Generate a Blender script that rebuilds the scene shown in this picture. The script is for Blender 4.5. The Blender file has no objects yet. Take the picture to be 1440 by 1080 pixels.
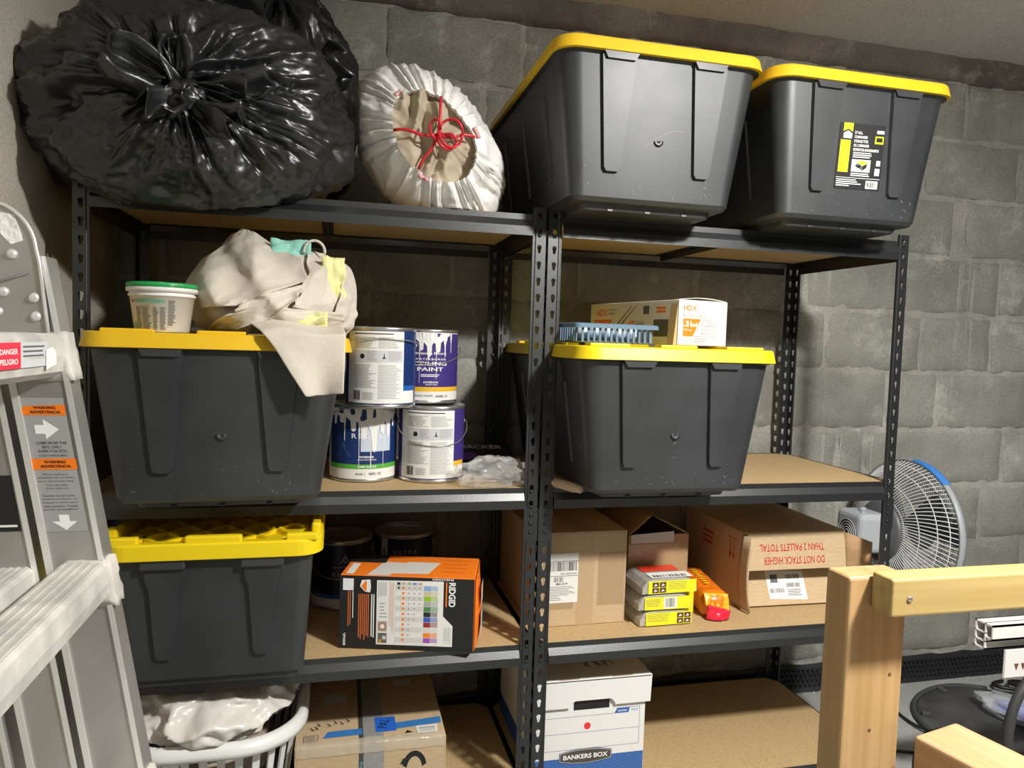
import bpy, bmesh, math, random
import numpy as np
from mathutils import Vector, Matrix, noise

S = bpy.context.scene
COL = S.collection
R = math.radians

# ---------------------------------------------------------------- camera, world, lights, exposure
cam_d = bpy.data.cameras.new('camera')
cam_d.sensor_fit = 'HORIZONTAL'; cam_d.sensor_width = 36.0
cam_d.lens = 1028.76 / 1440.0 * 36.0
cam_d.clip_start = 0.02
cam = bpy.data.objects.new('camera', cam_d); COL.objects.link(cam)
_r = Vector((0.97181605, -0.2337281, 0.03073672))
_u = Vector((-0.01613413, 0.06413448, 0.99781083))
_f = Vector((0.23518771, 0.97018449, -0.05855591))
_m = Matrix((_r, _u, -_f)).transposed().to_4x4()
_m.translation = Vector((0.5264, -1.6785, 1.2093))
cam.matrix_world = _m
S.camera = cam

W_ = bpy.data.worlds.new('basement_ambient'); S.world = W_
W_.use_nodes = True
W_.node_tree.nodes['Background'].inputs[0].default_value = (0.92, 0.96, 1.0, 1)
W_.node_tree.nodes['Background'].inputs[1].default_value = 0.018

# the flush ceiling lamp of the room: a small disc shining down
_l = bpy.data.lights.new('ceiling_lamp_light', 'AREA'); _l.shape = 'DISK'; _l.size = 0.17; _l.energy = 36.0; _l.color = (1.0, 0.985, 0.945)
_lo = bpy.data.objects.new('ceiling_lamp_light', _l); COL.objects.link(_lo); _lo.location = (1.68, -1.43, 2.08)
_b = bpy.data.lights.new('ceiling_lamp_fill', 'POINT'); _b.energy = 25.0; _b.shadow_soft_size = 0.07; _b.color = (1.0, 0.985, 0.945)     # added all-round share of the same lamp, lifting ceiling and upper walls
_bo = bpy.data.objects.new('ceiling_lamp_fill', _b); COL.objects.link(_bo); _bo.location = (1.68, -1.43, 2.06)

S.view_settings.view_transform = 'Standard'
S.view_settings.look = 'None'
S.view_settings.exposure = 0.95
S.view_settings.gamma = 1.0
S.view_settings.use_curve_mapping = False

# ---------------------------------------------------------------- materials
MATS = {}
def mat(name, col, rough=0.6, metal=0.0, spec=0.5, var=0.0, vscale=8.0, col2=None, bump=0.0, bscale=60.0,
        trans=0.0, alpha=1.0, coat=0.0, stretch=(1, 1, 1), detail=6.0, sss=0.0, bdist=0.01, rvar=0.0, ramp=(0.35, 0.65)):
    if name in MATS: return MATS[name]
    m = bpy.data.materials.new(name); MATS[name] = m
    m.use_nodes = True
    nt = m.node_tree; b = nt.nodes['Principled BSDF']
    b.inputs['Base Color'].default_value = (*col, 1)
    b.inputs['Roughness'].default_value = rough
    b.inputs['Metallic'].default_value = metal
    b.inputs['Specular IOR Level'].default_value = spec
    b.inputs['Transmission Weight'].default_value = trans
    b.inputs['Alpha'].default_value = alpha
    b.inputs['Coat Weight'].default_value = coat
    b.inputs['Subsurface Weight'].default_value = sss
    if sss: b.inputs['Subsurface Radius'].default_value = (0.01, 0.01, 0.01)
    tc = None
    def coords(st):
        nonlocal tc
        if tc is None: tc = nt.nodes.new('ShaderNodeTexCoord')
        mp = nt.nodes.new('ShaderNodeMapping'); mp.inputs['Scale'].default_value = st
        nt.links.new(tc.outputs['Object'], mp.inputs[0]); return mp.outputs[0]
    if var or col2:
        n = nt.nodes.new('ShaderNodeTexNoise'); n.inputs['Scale'].default_value = vscale
        n.inputs['Detail'].default_value = detail
        nt.links.new(coords(stretch), n.inputs['Vector'])
        cr = nt.nodes.new('ShaderNodeValToRGB')
        c2 = col2 if col2 else tuple(c * (1 - var) for c in col)
        cr.color_ramp.elements[0].color = (*c2, 1); cr.color_ramp.elements[1].color = (*col, 1)
        cr.color_ramp.elements[0].position = ramp[0]; cr.color_ramp.elements[1].position = ramp[1]
        nt.links.new(n.outputs['Fac'], cr.inputs[0]); nt.links.new(cr.outputs[0], b.inputs['Base Color'])
        if rvar:
            mr = nt.nodes.new('ShaderNodeMapRange')
            mr.inputs['To Min'].default_value = max(0.02, rough - rvar); mr.inputs['To Max'].default_value = rough + rvar
            nt.links.new(n.outputs['Fac'], mr.inputs[0]); nt.links.new(mr.outputs[0], b.inputs['Roughness'])
    if bump:
        n = nt.nodes.new('ShaderNodeTexNoise'); n.inputs['Scale'].default_value = bscale
        n.inputs['Detail'].default_value = 5.0
        nt.links.new(coords(stretch), n.inputs['Vector'])
        bp = nt.nodes.new('ShaderNodeBump'); bp.inputs['Strength'].default_value = bump
        bp.inputs['Distance'].default_value = bdist
        nt.links.new(n.outputs['Fac'], bp.inputs['Height']); nt.links.new(bp.outputs[0], b.inputs['Normal'])
    return m

def wood_mat(name, c1, c2, axis, rough=0.55, scale=1.0):
    """sawn softwood: long stretched noise grain along one axis"""
    st = [55.0 * scale] * 3; st[axis] = 1.6 * scale
    return mat(name, c1, rough, col2=c2, vscale=1.0, stretch=tuple(st), detail=3.0, bump=0.12, bscale=1.5, bdist=0.002, ramp=(0.3, 0.7))

def concrete_mat(name, base, light, dark, streaks=True, bumpy=0.35):
    m = bpy.data.materials.new(name); MATS[name] = m; m.use_nodes = True
    nt = m.node_tree; b = nt.nodes['Principled BSDF']; N = nt.nodes.new; L = nt.links.new
    b.inputs['Roughness'].default_value = 0.9; b.inputs['Specular IOR Level'].default_value = 0.25
    g = N('ShaderNodeNewGeometry')
    def nz(scale, det=6.0, rough=0.6, st=(1, 1, 1)):
        mp = N('ShaderNodeMapping'); mp.inputs['Scale'].default_value = st; L(g.outputs['Position'], mp.inputs[0])
        n = N('ShaderNodeTexNoise'); n.inputs['Scale'].default_value = scale; n.inputs['Detail'].default_value = det
        n.inputs['Roughness'].default_value = rough; L(mp.outputs[0], n.inputs['Vector']); return n.outputs['Fac']
    def ramp(f, a, bb, ca, cb):
        r = N('ShaderNodeValToRGB'); r.color_ramp.elements[0].position = a; r.color_ramp.elements[1].position = bb
        r.color_ramp.elements[0].color = (*ca, 1); r.color_ramp.elements[1].color = (*cb, 1); L(f, r.inputs[0]); return r.outputs[0]
    def mix(f, c1, c2, bl='MIX'):
        x = N('ShaderNodeMix'); x.data_type = 'RGBA'; x.blend_type = bl
        if isinstance(f, float): x.inputs[0].default_value = f
        else: L(f, x.inputs[0])
        L(c1, x.inputs[6]); L(c2, x.inputs[7]); return x.outputs[2]
    big = ramp(nz(2.3, 4), 0.36, 0.66, dark, base)
    patch = ramp(nz(6.5, 7, 0.7), 0.56, 0.66, (0, 0, 0), (1, 1, 1))
    rgb = N('ShaderNodeRGB'); rgb.outputs[0].default_value = (*light, 1)
    pm = N('ShaderNodeMath'); pm.operation = 'MULTIPLY'; pm.inputs[1].default_value = 0.45; L(patch, pm.inputs[0])
    c = mix(pm.outputs[0], big, rgb.outputs[0])
    if streaks:
        sx = nz(1.0, 3, 0.5, (38, 38, 1.1)); mask = nz(1.5, 2)
        s1 = ramp(sx, 0.60, 0.68, (0, 0, 0), (1, 1, 1)); s2 = ramp(mask, 0.48, 0.60, (0, 0, 0), (1, 1, 1))
        mm = N('ShaderNodeMath'); mm.operation = 'MULTIPLY'; L(s1, mm.inputs[0]); L(s2, mm.inputs[1])
        mm2 = N('ShaderNodeMath'); mm2.operation = 'MULTIPLY'; mm2.inputs[1].default_value = 0.5; L(mm.outputs[0], mm2.inputs[0])
        c = mix(mm2.outputs[0], c, rgb.outputs[0])
    sp = ramp(nz(170, 3, 0.7), 0.3, 0.7, (0.72, 0.72, 0.72), (1.12, 1.12, 1.12))
    c = mix(1.0, c, sp, 'MULTIPLY')
    L(c, b.inputs['Base Color'])
    bp = N('ShaderNodeBump'); bp.inputs['Strength'].default_value = bumpy; bp.inputs['Distance'].default_value = 0.004
    L(nz(90, 8, 0.7), bp.inputs['Height']); L(bp.outputs[0], b.inputs['Normal'])
    return m

M_block = concrete_mat('cinder_block', (0.385, 0.375, 0.335), (0.55, 0.54, 0.49), (0.24, 0.235, 0.205))
M_mortar = concrete_mat('old_mortar', (0.50, 0.485, 0.44), (0.64, 0.62, 0.57), (0.30, 0.29, 0.255), False, 0.7)
M_plaster = concrete_mat('parged_wall', (0.56, 0.52, 0.44), (0.64, 0.60, 0.52), (0.47, 0.43, 0.36), False, 0.3)
M_ceil = concrete_mat('painted_ceiling', (0.72, 0.69, 0.65), (0.76, 0.73, 0.69), (0.67, 0.64, 0.60), False, 0.08)
M_ledge = concrete_mat('rough_ledge', (0.23, 0.20, 0.17), (0.42, 0.38, 0.33), (0.10, 0.085, 0.07), False, 0.8)
M_floor = concrete_mat('grey_painted_floor', (0.43, 0.435, 0.42), (0.52, 0.52, 0.50), (0.33, 0.335, 0.32), False, 0.2)

M_steel = mat('black_powder_coat', (0.011, 0.012, 0.014), 0.37, spec=1.0, bump=0.06, bscale=400)
M_rivet = mat('rivet_steel', (0.03, 0.031, 0.034), 0.33, metal=0.5)
M_board = mat('particle_board', (0.53, 0.37, 0.185), 0.65, var=0.16, vscale=120, spec=0.35)
M_tote = mat('black_polyethylene', (0.027, 0.030, 0.033), 0.47, spec=0.9, var=0.35, vscale=9, bump=0.015, bscale=250, rvar=0.07)
M_scuff = mat('pale_scuff', (0.32, 0.31, 0.29), 0.8)
M_tab = mat('black_polyethylene_tab', (0.045, 0.046, 0.05), 0.33, spec=0.6)
M_yel = mat('yellow_lid_plastic', (0.80, 0.50, 0.014), 0.40, spec=0.5)
M_yel2 = mat('bright_yellow_lid_plastic', (0.84, 0.62, 0.008), 0.40, spec=0.5)
M_white = mat('white_paper', (0.80, 0.79, 0.75), 0.6)
M_wtxt = mat('white_print', (0.85, 0.85, 0.83), 0.55)
M_ink = mat('black_ink', (0.012, 0.012, 0.013), 0.55)
M_dgrey = mat('dark_grey_print', (0.13, 0.13, 0.13), 0.55)
M_grey = mat('grey_print', (0.36, 0.36, 0.36), 0.6)
M_lgrey = mat('pale_grey_print', (0.58, 0.59, 0.60), 0.6)
M_orange = mat('orange_print', (0.95, 0.22, 0.015), 0.45)
M_red = mat('red_print', (0.55, 0.03, 0.03), 0.5)
M_brightred = mat('bright_red', (0.85, 0.03, 0.05), 0.45)
M_yprint = mat('yellow_print', (0.93, 0.84, 0.02), 0.4)
M_card = mat('corrugated_cardboard', (0.58, 0.43, 0.26), 0.75, var=0.12, vscale=40, stretch=(1, 1, 6), spec=0.25, bump=0.05, bscale=90)
M_card2 = mat('brown_cardboard', (0.44, 0.275, 0.14), 0.7, var=0.14, vscale=30, stretch=(1, 1, 6), spec=0.3)
M_cardin = mat('cardboard_inside', (0.40, 0.27, 0.155), 0.8, var=0.1, vscale=30)
M_alu = mat('brushed_aluminium', (0.52, 0.515, 0.495), 0.38, metal=0.75, var=0.15, vscale=7, bump=0.04, bscale=200, rvar=0.08)
M_alul = mat('bright_aluminium_edge', (0.86, 0.86, 0.84), 0.3, metal=0.6)
M_crust = mat('plaster_crusted_aluminium', (0.60, 0.575, 0.52), 0.6, col2=(0.40, 0.39, 0.365), vscale=16, bump=0.5, bscale=38, bdist=0.004, ramp=(0.35, 0.6))
M_plast = mat('dry_plaster', (0.85, 0.84, 0.80), 0.75, bump=0.5, bscale=60)

# ---------------------------------------------------------------- mesh building helpers
class MB:
    def __init__(s): s.v = []; s.f = []; s.m = []; s.s = []
    def add(s, vs, fs, mi=0, smooth=False, M=None):
        o = len(s.v)
        if M is not None: vs = [M @ Vector(p) for p in vs]
        s.v.extend([tuple(p) for p in vs])
        for f in fs: s.f.append([i + o for i in f]); s.m.append(mi); s.s.append(smooth)
        return s
    def box(s, x0, x1, y0, y1, z0, z1, mi=0, M=None):
        vs = [(x, y, z) for z in (z0, z1) for y in (y0, y1) for x in (x0, x1)]
        return s.add(vs, [(0, 2, 3, 1), (4, 5, 7, 6), (0, 1, 5, 4), (1, 3, 7, 5), (3, 2, 6, 7), (2, 0, 4, 6)], mi, False, M)
    def bev(s, x0, x1, y0, y1, z0, z1, b=0.004, seg=2, mi=0, M=None):
        bm = bmesh.new(); bmesh.ops.create_cube(bm, size=1)
        for v in bm.verts: v.co = Vector(((x0 + x1) / 2 + v.co.x * (x1 - x0), (y0 + y1) / 2 + v.co.y * (y1 - y0), (z0 + z1) / 2 + v.co.z * (z1 - z0)))
        bmesh.ops.bevel(bm, geom=bm.edges[:], offset=b, segments=seg, affect='EDGES', profile=0.5)
        return s.bm(bm, mi, M)
    def bm(s, bm, mi=0, M=None, smooth=False):
        bm.verts.ensure_lookup_table(); bm.verts.index_update()
        s.add([v.co.copy() for v in bm.verts], [[v.index for v in f.verts] for f in bm.faces], mi, smooth, M); bm.free(); return s
    def prism(s, poly, a0, a1, axis='y', mi=0, M=None):
        """poly in the two other axes (x,z for y; y,z for x; x,y for z), extruded from a0 to a1"""
        n = len(poly)
        def P(p, a): return {'y': (p[0], a, p[1]), 'x': (a, p[0], p[1]), 'z': (p[0], p[1], a)}[axis]
        vs = [P(p, a0) for p in poly] + [P(p, a1) for p in poly]
        fs = [list(range(n))[::-1], [n + i for i in range(n)]] + [(i, (i + 1) % n, n + (i + 1) % n, n + i) for i in range(n)]
        return s.add(vs, fs, mi, False, M)
    def loft(s, rings, mi=0, closed=True, cap0=True, cap1=True, smooth=True, M=None):
        n = len(rings[0]); vs = [p for r in rings for p in r]; fs = []
        for k in range(len(rings) - 1):
            for i in range(n if closed else n - 1):
                j = (i + 1) % n; fs.append((k * n + i, k * n + j, (k + 1) * n + j, (k + 1) * n + i))
        if cap0: fs.append(list(range(n))[::-1])
        if cap1: fs.append([(len(rings) - 1) * n + i for i in range(n)])
        return s.add(vs, fs, mi, smooth, M)
    def lathe(s, prof, n=32, mi=0, M=None, smooth=True, cap=True):
        rings = [[(r * math.cos(2 * math.pi * i / n), r * math.sin(2 * math.pi * i / n), z) for i in range(n)] for r, z in prof]
        return s.loft(rings, mi, True, cap, cap, smooth, M)
    def tube(s, pts, r, n=8, mi=0, closed=False, M=None):
        pts = [Vector(p) for p in pts]; rings = []; L = len(pts); up = Vector((0.31, 0.17, 0.93))
        for k in range(L):
            a = pts[(k - 1) % L] if (k > 0 or closed) else pts[k]; b = pts[(k + 1) % L] if (k < L - 1 or closed) else pts[k]
            t = (b - a).normalized()
            x = t.cross(up)
            if x.length < 1e-3: x = t.cross(Vector((1, 0, 0)))
            x.normalize(); y = t.cross(x); rr = r[k] if isinstance(r, (list, tuple)) else r
            rings.append([pts[k] + rr * (math.cos(2 * math.pi * i / n) * x + math.sin(2 * math.pi * i / n) * y) for i in range(n)])
        if closed: rings.append(rings[0])
        return s.loft(rings, mi, True, not closed, not closed, True, M)
    def grid(s, P, mi=0, smooth=True, M=None):
        n = len(P); m = len(P[0]); vs = [tuple(p) for r in P for p in r]
        fs = [(i * m + j, i * m + j + 1, (i + 1) * m + j + 1, (i + 1) * m + j) for i in range(n - 1) for j in range(m - 1)]
        return s.add(vs, fs, mi, smooth, M)
    def mesh(s, name, mats, recalc=True, angle=None):
        me = bpy.data.meshes.new(name); me.from_pydata(s.v, [], s.f)
        for m in (mats if isinstance(mats, (list, tuple)) else [mats]): me.materials.append(m)
        me.polygons.foreach_set('material_index', s.m); me.polygons.foreach_set('use_smooth', s.s)
        if recalc:
            bm = bmesh.new(); bm.from_mesh(me); bmesh.ops.recalc_face_normals(bm, faces=bm.faces[:]); bm.to_mesh(me); bm.free()
        me.update()
        if angle: me.shade_smooth(); me.set_sharp_from_angle(angle=R(angle))
        return me
    def build(s, name, mats, parent=None, loc=(0, 0, 0), rot=(0, 0, 0), recalc=True):
        return inst(name, s.mesh(name, mats, recalc), parent, loc, rot)

def inst(name, me, parent=None, loc=(0, 0, 0), rot=(0, 0, 0)):
    o = bpy.data.objects.new(name, me); COL.objects.link(o)
    o.location = loc; o.rotation_euler = rot
    if parent: o.parent = parent
    return o
def tag(o, label=None, cat=None, group=None, kind=None):
    if label: o['label'] = label
    if cat: o['category'] = cat
    if group: o['group'] = group
    if kind: o['kind'] = kind
    return o
def thing(name, label, cat, loc=(0, 0, 0), rz=0.0, group=None):
    o = bpy.data.objects.new(name, None); COL.objects.link(o); o.empty_display_size = 0.05
    o.location = loc; o.rotation_euler = (0, 0, rz)
    return tag(o, label, cat, group)
def subsurf(o, lv=1):
    md = o.modifiers.new('subdivision', 'SUBSURF'); md.levels = lv; md.render_levels = lv; return o
def solid(o, t, off=0.0):
    md = o.modifiers.new('thickness', 'SOLIDIFY'); md.thickness = t; md.offset = off; return o
def rrect(hx, hy, r, z, n=6, cx=0.0, cy=0.0):
    pts = []
    for (sx, sy, a0) in ((1, 1, 0), (-1, 1, 90), (-1, -1, 180), (1, -1, 270)):
        for k in range(n + 1):
            a = R(a0 + 90.0 * k / n)
            pts.append((cx + sx * (hx - r) + r * math.cos(a), cy + sy * (hy - r) + r * math.sin(a), z))
    return pts
def fbm(p, o=4): return noise.fractal(p, 1.0, 2.0, o)

_tc = {}
def text2d(s, bold=0.0, sp=1.0):
    key = (s, bold, sp)
    if key in _tc: return _tc[key]
    c = bpy.data.curves.new('t', 'FONT'); c.body = s; c.size = 1.0; c.align_x = 'CENTER'; c.offset = bold; c.space_character = sp
    c.resolution_u = 3
    o = bpy.data.objects.new('t', c); COL.objects.link(o)
    me = bpy.data.meshes.new_from_object(o)
    vs = [(v.co.x, v.co.y) for v in me.vertices]; fs = [list(p.vertices) for p in me.polygons]
    bpy.data.objects.remove(o); bpy.data.curves.remove(c); bpy.data.meshes.remove(me)
    xs = [v[0] for v in vs]; ys = [v[1] for v in vs]
    cx = (min(xs) + max(xs)) / 2; h = max(ys) - min(ys); w = max(xs) - min(xs)
    vs = [(x - cx, y - (min(ys) + max(ys)) / 2) for x, y in vs]
    _tc[key] = (vs, fs, w, h); return _tc[key]

class Decal:
    """flat print on a surface; frame(u, v, h) -> point, u to the right, v up, h away from the surface"""
    def __init__(s, frame): s.F = frame; s.L = {}; s.k = 0; s.hold = False
    JOIN = ('chart_grid', 'chart_row', 'chart_dots', 'chart_bars', 'chart_head', 'band_pattern', 'marker_scribble', 'ruled_lines', 'paint_drips', 'yellow_letters', 'photo_print')
    def mb(s, name, m):
        if name not in s.JOIN and not s.hold: s.k += 1
        return s.L.setdefault((name, m.name, 0 if name in s.JOIN else s.k), (MB(), m))[0]
    def poly(s, name, m, pts, lv=1):
        s.mb(name, m).add([s.F(u, v, 0.00028 * lv) for u, v in pts], [list(range(len(pts)))]); return s
    def rect(s, name, m, u0, v0, u1, v1, lv=1, n=1, nv=1):
        b = s.mb(name, m)
        b.grid([[s.F(u0 + (u1 - u0) * i / n, v0 + (v1 - v0) * j / nv, 0.00028 * lv) for i in range(n + 1)] for j in range(nv + 1)], 0, False); return s
    def disc(s, name, m, u, v, r, lv=2, n=14, ry=None):
        ry = ry or r
        return s.poly(name, m, [(u + r * math.cos(2 * math.pi * i / n), v + ry * math.sin(2 * math.pi * i / n)) for i in range(n)], lv)
    def text(s, m, t, u, v, h, w=None, rot=0.0, lv=2, bold=0.0, sp=1.0, name='lettering', flip=False):
        vs, fs, tw, th = text2d(t, bold, sp); k = h / th; kx = (w / tw) if w else k
        ca, sa = math.cos(rot), math.sin(rot); P = []
        for x, y in vs:
            x *= kx; y *= k
            if flip: x = -x
            P.append(s.F(u + x * ca - y * sa, v + x * sa + y * ca, 0.00028 * lv))
        s.mb(name, m).add(P, fs); return s
    def lines(s, m, u0, v0, u1, v1, n, lv=2, seed=1, thick=0.45, name='fine_print', vertical=False, seg=1, full=0.25):
        rg = random.Random(seed); st = (v1 - v0) / n if not vertical else (u1 - u0) / n; s.k += 1; s.hold = True
        for k in range(n):
            e = 1 - rg.random() * full
            if vertical: s.rect(name, m, u0 + st * k, v1 - (v1 - v0) * e, u0 + st * (k + thick), v1, lv)
            else: s.rect(name, m, u0, v1 - st * (k + thick), u0 + (u1 - u0) * e, v1 - st * k, lv, seg)
        s.hold = False; return s
    def bars(s, m, u0, v0, u1, v1, n=16, lv=3, seed=3, name='barcode', vertical=True):
        rg = random.Random(seed); s.k += 1; s.hold = True
        for k in range(n):
            a = k / n; b = a + (0.25 + 0.5 * rg.random()) / n
            if vertical: s.rect(name, m, u0 + (u1 - u0) * a, v0, u0 + (u1 - u0) * b, v1, lv)
            else: s.rect(name, m, u0, v0 + (v1 - v0) * a, u1, v0 + (v1 - v0) * b, lv)
        s.hold = False; return s
    def build(s, parent):
        for (n, _, _), (b, m) in s.L.items():
            o = b.build(n, m, parent, recalc=False)
            if n in s.JOIN or n in ('fine_print', 'barcode', 'relief_lines', 'black_letters'): o['kind'] = 'stuff'
def plane_frame(o, ux, uy):
    o = Vector(o); ux = Vector(ux).normalized(); uy = Vector(uy).normalized(); nn = ux.cross(uy)
    return lambda u, v, h: o + ux * u + uy * v + nn * h
def cyl_frame(z0, r, a0=-90.0, taper=0.0):
    def f(u, v, h):
        rr = r + taper * v; a = R(a0) + u / r
        return Vector(((rr + h) * math.cos(a), (rr + h) * math.sin(a), z0 + v))
    return f


# ================================================================ THE SETTING
WY = 0.555            # face of the back wall
XL = -0.07            # face of the left wall
ZC = 2.257            # ceiling

# back wall: a slab of uneven mortar with a block standing proud in every bed
rg = random.Random(11)
mb = MB(); nx, nz = 230, 112; x0, x1 = XL, 4.3; z0, z1 = 0.0, 2.19
mb.grid([[(x0 + (x1 - x0) * i / nx, WY + 0.004 + 0.009 * fbm(Vector((i * 0.35, j * 0.35, 3.1))), z0 + (z1 - z0) * j / nz) for i in range(nx + 1)] for j in range(nz + 1)])
mb.box(x0, x1, WY + 0.02, WY + 0.2, z0, ZC)
wall_back = mb.build('wall_back', M_mortar); tag(wall_back, 'grey cinder block basement wall behind the shelving', 'wall', kind='structure')
CH = 0.209; Z1 = 1.351
def px_rows():
    rows = {}
    # bed line heights Z1 + k*CH ; measured vertical joints (x) of the courses in view
    rows[4] = [-0.07, 0.24, 0.652, 1.072, 1.48, 1.89, 2.30, 2.72, 3.13, 3.54, 3.95, 4.3]
    rows[3] = [-0.07, 0.05, 0.45, 0.955, 1.36, 1.75, 2.16, 2.56, 2.97, 3.4, 3.8, 4.3]
    rows[2] = [-0.07, 0.25, 0.66, 1.07, 1.47, 1.88, 2.29, 2.70, 2.745, 3.15, 3.56, 4.3]
    rows[1] = [-0.07, 0.05, 0.46, 0.87, 1.28, 1.69, 2.10, 2.51, 2.92, 3.33, 3.75, 4.3]
    rows[0] = [-0.07, 0.36, 0.62, 1.0, 1.385, 1.79, 2.19, 2.59, 2.90, 3.31, 3.72, 4.3]
    rows[-1] = [-0.07, 0.05, 0.40, 0.80, 1.2, 1.62, 2.03, 2.455, 2.675, 3.09, 3.5, 4.3]
    rows[-2] = [-0.07, 0.24, 0.65, 1.06, 1.47, 1.87, 2.264, 2.376, 2.99, 3.4, 3.8, 4.3]
    rows[-3] = [-0.07, 0.05, 0.45, 0.86, 1.27, 1.68, 2.08, 2.49, 2.90, 3.31, 3.71, 4.3]
    rows[-4] = [-0.07, 0.25, 0.66, 1.07, 1.47, 1.88, 2.29, 2.70, 3.11, 3.52, 3.93, 4.3]
    rows[-5] = rows[-3]; rows[-6] = rows[-4]; rows[-7] = rows[-3]
    return rows
for k, js in px_rows().items():
    za, zb = Z1 + (k - 1) * CH, Z1 + k * CH
    za = max(za, 0.0); zb = min(zb, 2.185)
    if zb - za < 0.03: continue
    for a, b in zip(js[:-1], js[1:]):
        jx, jz = 0.006 + 0.005 * rg.random(), 0.006 + 0.004 * rg.random()
        xa, xb, zc, zd = a + jx, b - jx, za + jz, zb - jz
        if xb - xa < 0.07: continue
        mb = MB(); n, m = max(3, int((xb - xa) / 0.05)), 4; G = []; off = 0.003 * rg.random(); sd = rg.random() * 50
        us = [0, 0.012 / (xb - xa)] + [i / n for i in range(1, n)] + [1 - 0.012 / (xb - xa), 1]
        ws = [0, 0.012 / (zd - zc)] + [i / m for i in range(1, m)] + [1 - 0.012 / (zd - zc), 1]
        for w in ws:
            row = []
            for u in us:
                x = xa + (xb - xa) * u; z = zc + (zd - zc) * w
                edge = (u in (0, 1)) or (w in (0, 1))
                wob = 0.006 * noise.noise(Vector((x * 18, z * 18, sd)))
                d = fbm(Vector((x * 9, sd, z * 9))) * 0.0035
                row.append((x + (wob if edge else 0), WY - 0.005 + off + d + (0.008 if edge else 0), z + (wob if edge else 0)))
            G.append(row)
        mb.grid(G)
        nn = len(us); mm = len(ws)   # sides going back into the wall
        rim = [G[0][i] for i in range(nn)] + [G[j][nn - 1] for j in range(1, mm)] + [G[mm - 1][i] for i in range(nn - 2, -1, -1)] + [G[j][0] for j in range(mm - 2, 0, -1)]
        mb.loft([rim, [(p[0], WY + 0.019, p[2]) for p in rim]], 0, True, False, False, False)
        mb.build('block', M_block, wall_back, recalc=False)

# rough concrete ledge between the last course and the ceiling
mb = MB(); G = []
prof = [(WY + 0.02, 2.178), (WY - 0.016, 2.182), (WY - 0.026, 2.20), (WY - 0.03, 2.225), (WY - 0.034, ZC + 0.002)]
for (y, z) in prof:
    G.append([(x0 + (x1 - x0) * i / 150, y + 0.012 * fbm(Vector((i * 0.22, z * 40, 1))) , z + (0.006 * fbm(Vector((i * 0.3, 7, z * 30))) if z < 2.25 else 0)) for i in range(151)])
mb.grid(G)
tag(mb.build('trim_1', M_ledge), 'rough broken concrete ledge under the ceiling on the block wall', 'ledge', kind='structure')

mb = MB(); mb.box(XL - 0.15, XL, -6.0, WY + 0.02, 0, ZC); tag(mb.build('wall_left', M_plaster), 'smooth parged concrete side wall beside the ladder', 'wall', kind='structure')
mb = MB(); mb.box(XL - 0.15, 4.6, -6.0, WY + 0.2, ZC, ZC + 0.1); tag(mb.build('ceiling', M_ceil), 'low grey brown painted basement ceiling', 'ceiling', kind='structure')
mb = MB(); mb.box(XL - 0.15, 4.6, -6.0, WY + 0.2, -0.1, 0.0); tag(mb.build('floor', M_floor), 'grey painted concrete basement floor', 'floor', kind='structure')

# black dimpled drainage board along the foot of the wall
M_dimple = mat('black_drain_board', (0.02, 0.02, 0.022), 0.45)
mb = MB(); px0, px1, dp = 0.3, 4.2, 0.0185
npx = int((px1 - px0) / 0.05)
mb.grid([[(px0 + (px1 - px0) * i / npx, y + 0.003 * fbm(Vector((i * 0.4, z * 9, 0))), z + (0.008 * fbm(Vector((i * 0.33, 2, 5))) if z > 0.05 else 0)) for i in range(npx + 1)]
         for (y, z) in ((WY - 0.035, 0.002), (WY - 0.022, 0.012), (WY - 0.02, 0.06), (WY - 0.019, 0.094), (WY - 0.014, 0.094), (WY - 0.006, 0.002))])
i = 0
x = px0
while x < px1:
    for j in range(4):
        c = Vector((x + (dp / 2 if j % 2 else 0), WY - 0.0215, 0.02 + j * dp))
        mb.add([c + Vector((0.0062 * math.cos(a), 0, 0.0062 * math.sin(a))) for a in [k * math.pi / 3 for k in range(6)]] +
               [c + Vector((0.004 * math.cos(a), -0.007, 0.004 * math.sin(a))) for a in [k * math.pi / 3 for k in range(6)]],
               [(k, (k + 1) % 6, 6 + (k + 1) % 6, 6 + k) for k in range(6)] + [(6, 7, 8, 9, 10, 11)])
    x += dp
tag(mb.build('drain_board', M_dimple), 'black dimpled plastic drainage board along the foot of the block wall', 'drain board')
# crumbs of concrete lying along it
mb = MB()
for k in range(160):
    x = rg.uniform(2.05, 3.3); y = WY - 0.037 - abs(rg.gauss(0, 0.012)); s_ = rg.uniform(0.0015, 0.006)
    if math.hypot(x - 2.70, y - 0.17) < 0.36: continue
    mb.add([(x + s_ * a, y + s_ * b, 0.0 + s_ * c) for a, b, c in ((-1, -.6, 0), (1, -.8, 0), (.7, 1, 0), (-.8, .7, 0), (.1, 0, 1.1))], [(0, 1, 4), (1, 2, 4), (2, 3, 4), (3, 0, 4), (0, 3, 2, 1)])
tag(mb.build('concrete_crumbs', M_mortar), 'pale concrete crumbs scattered along the drainage board', 'rubble', kind='stuff')

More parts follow.
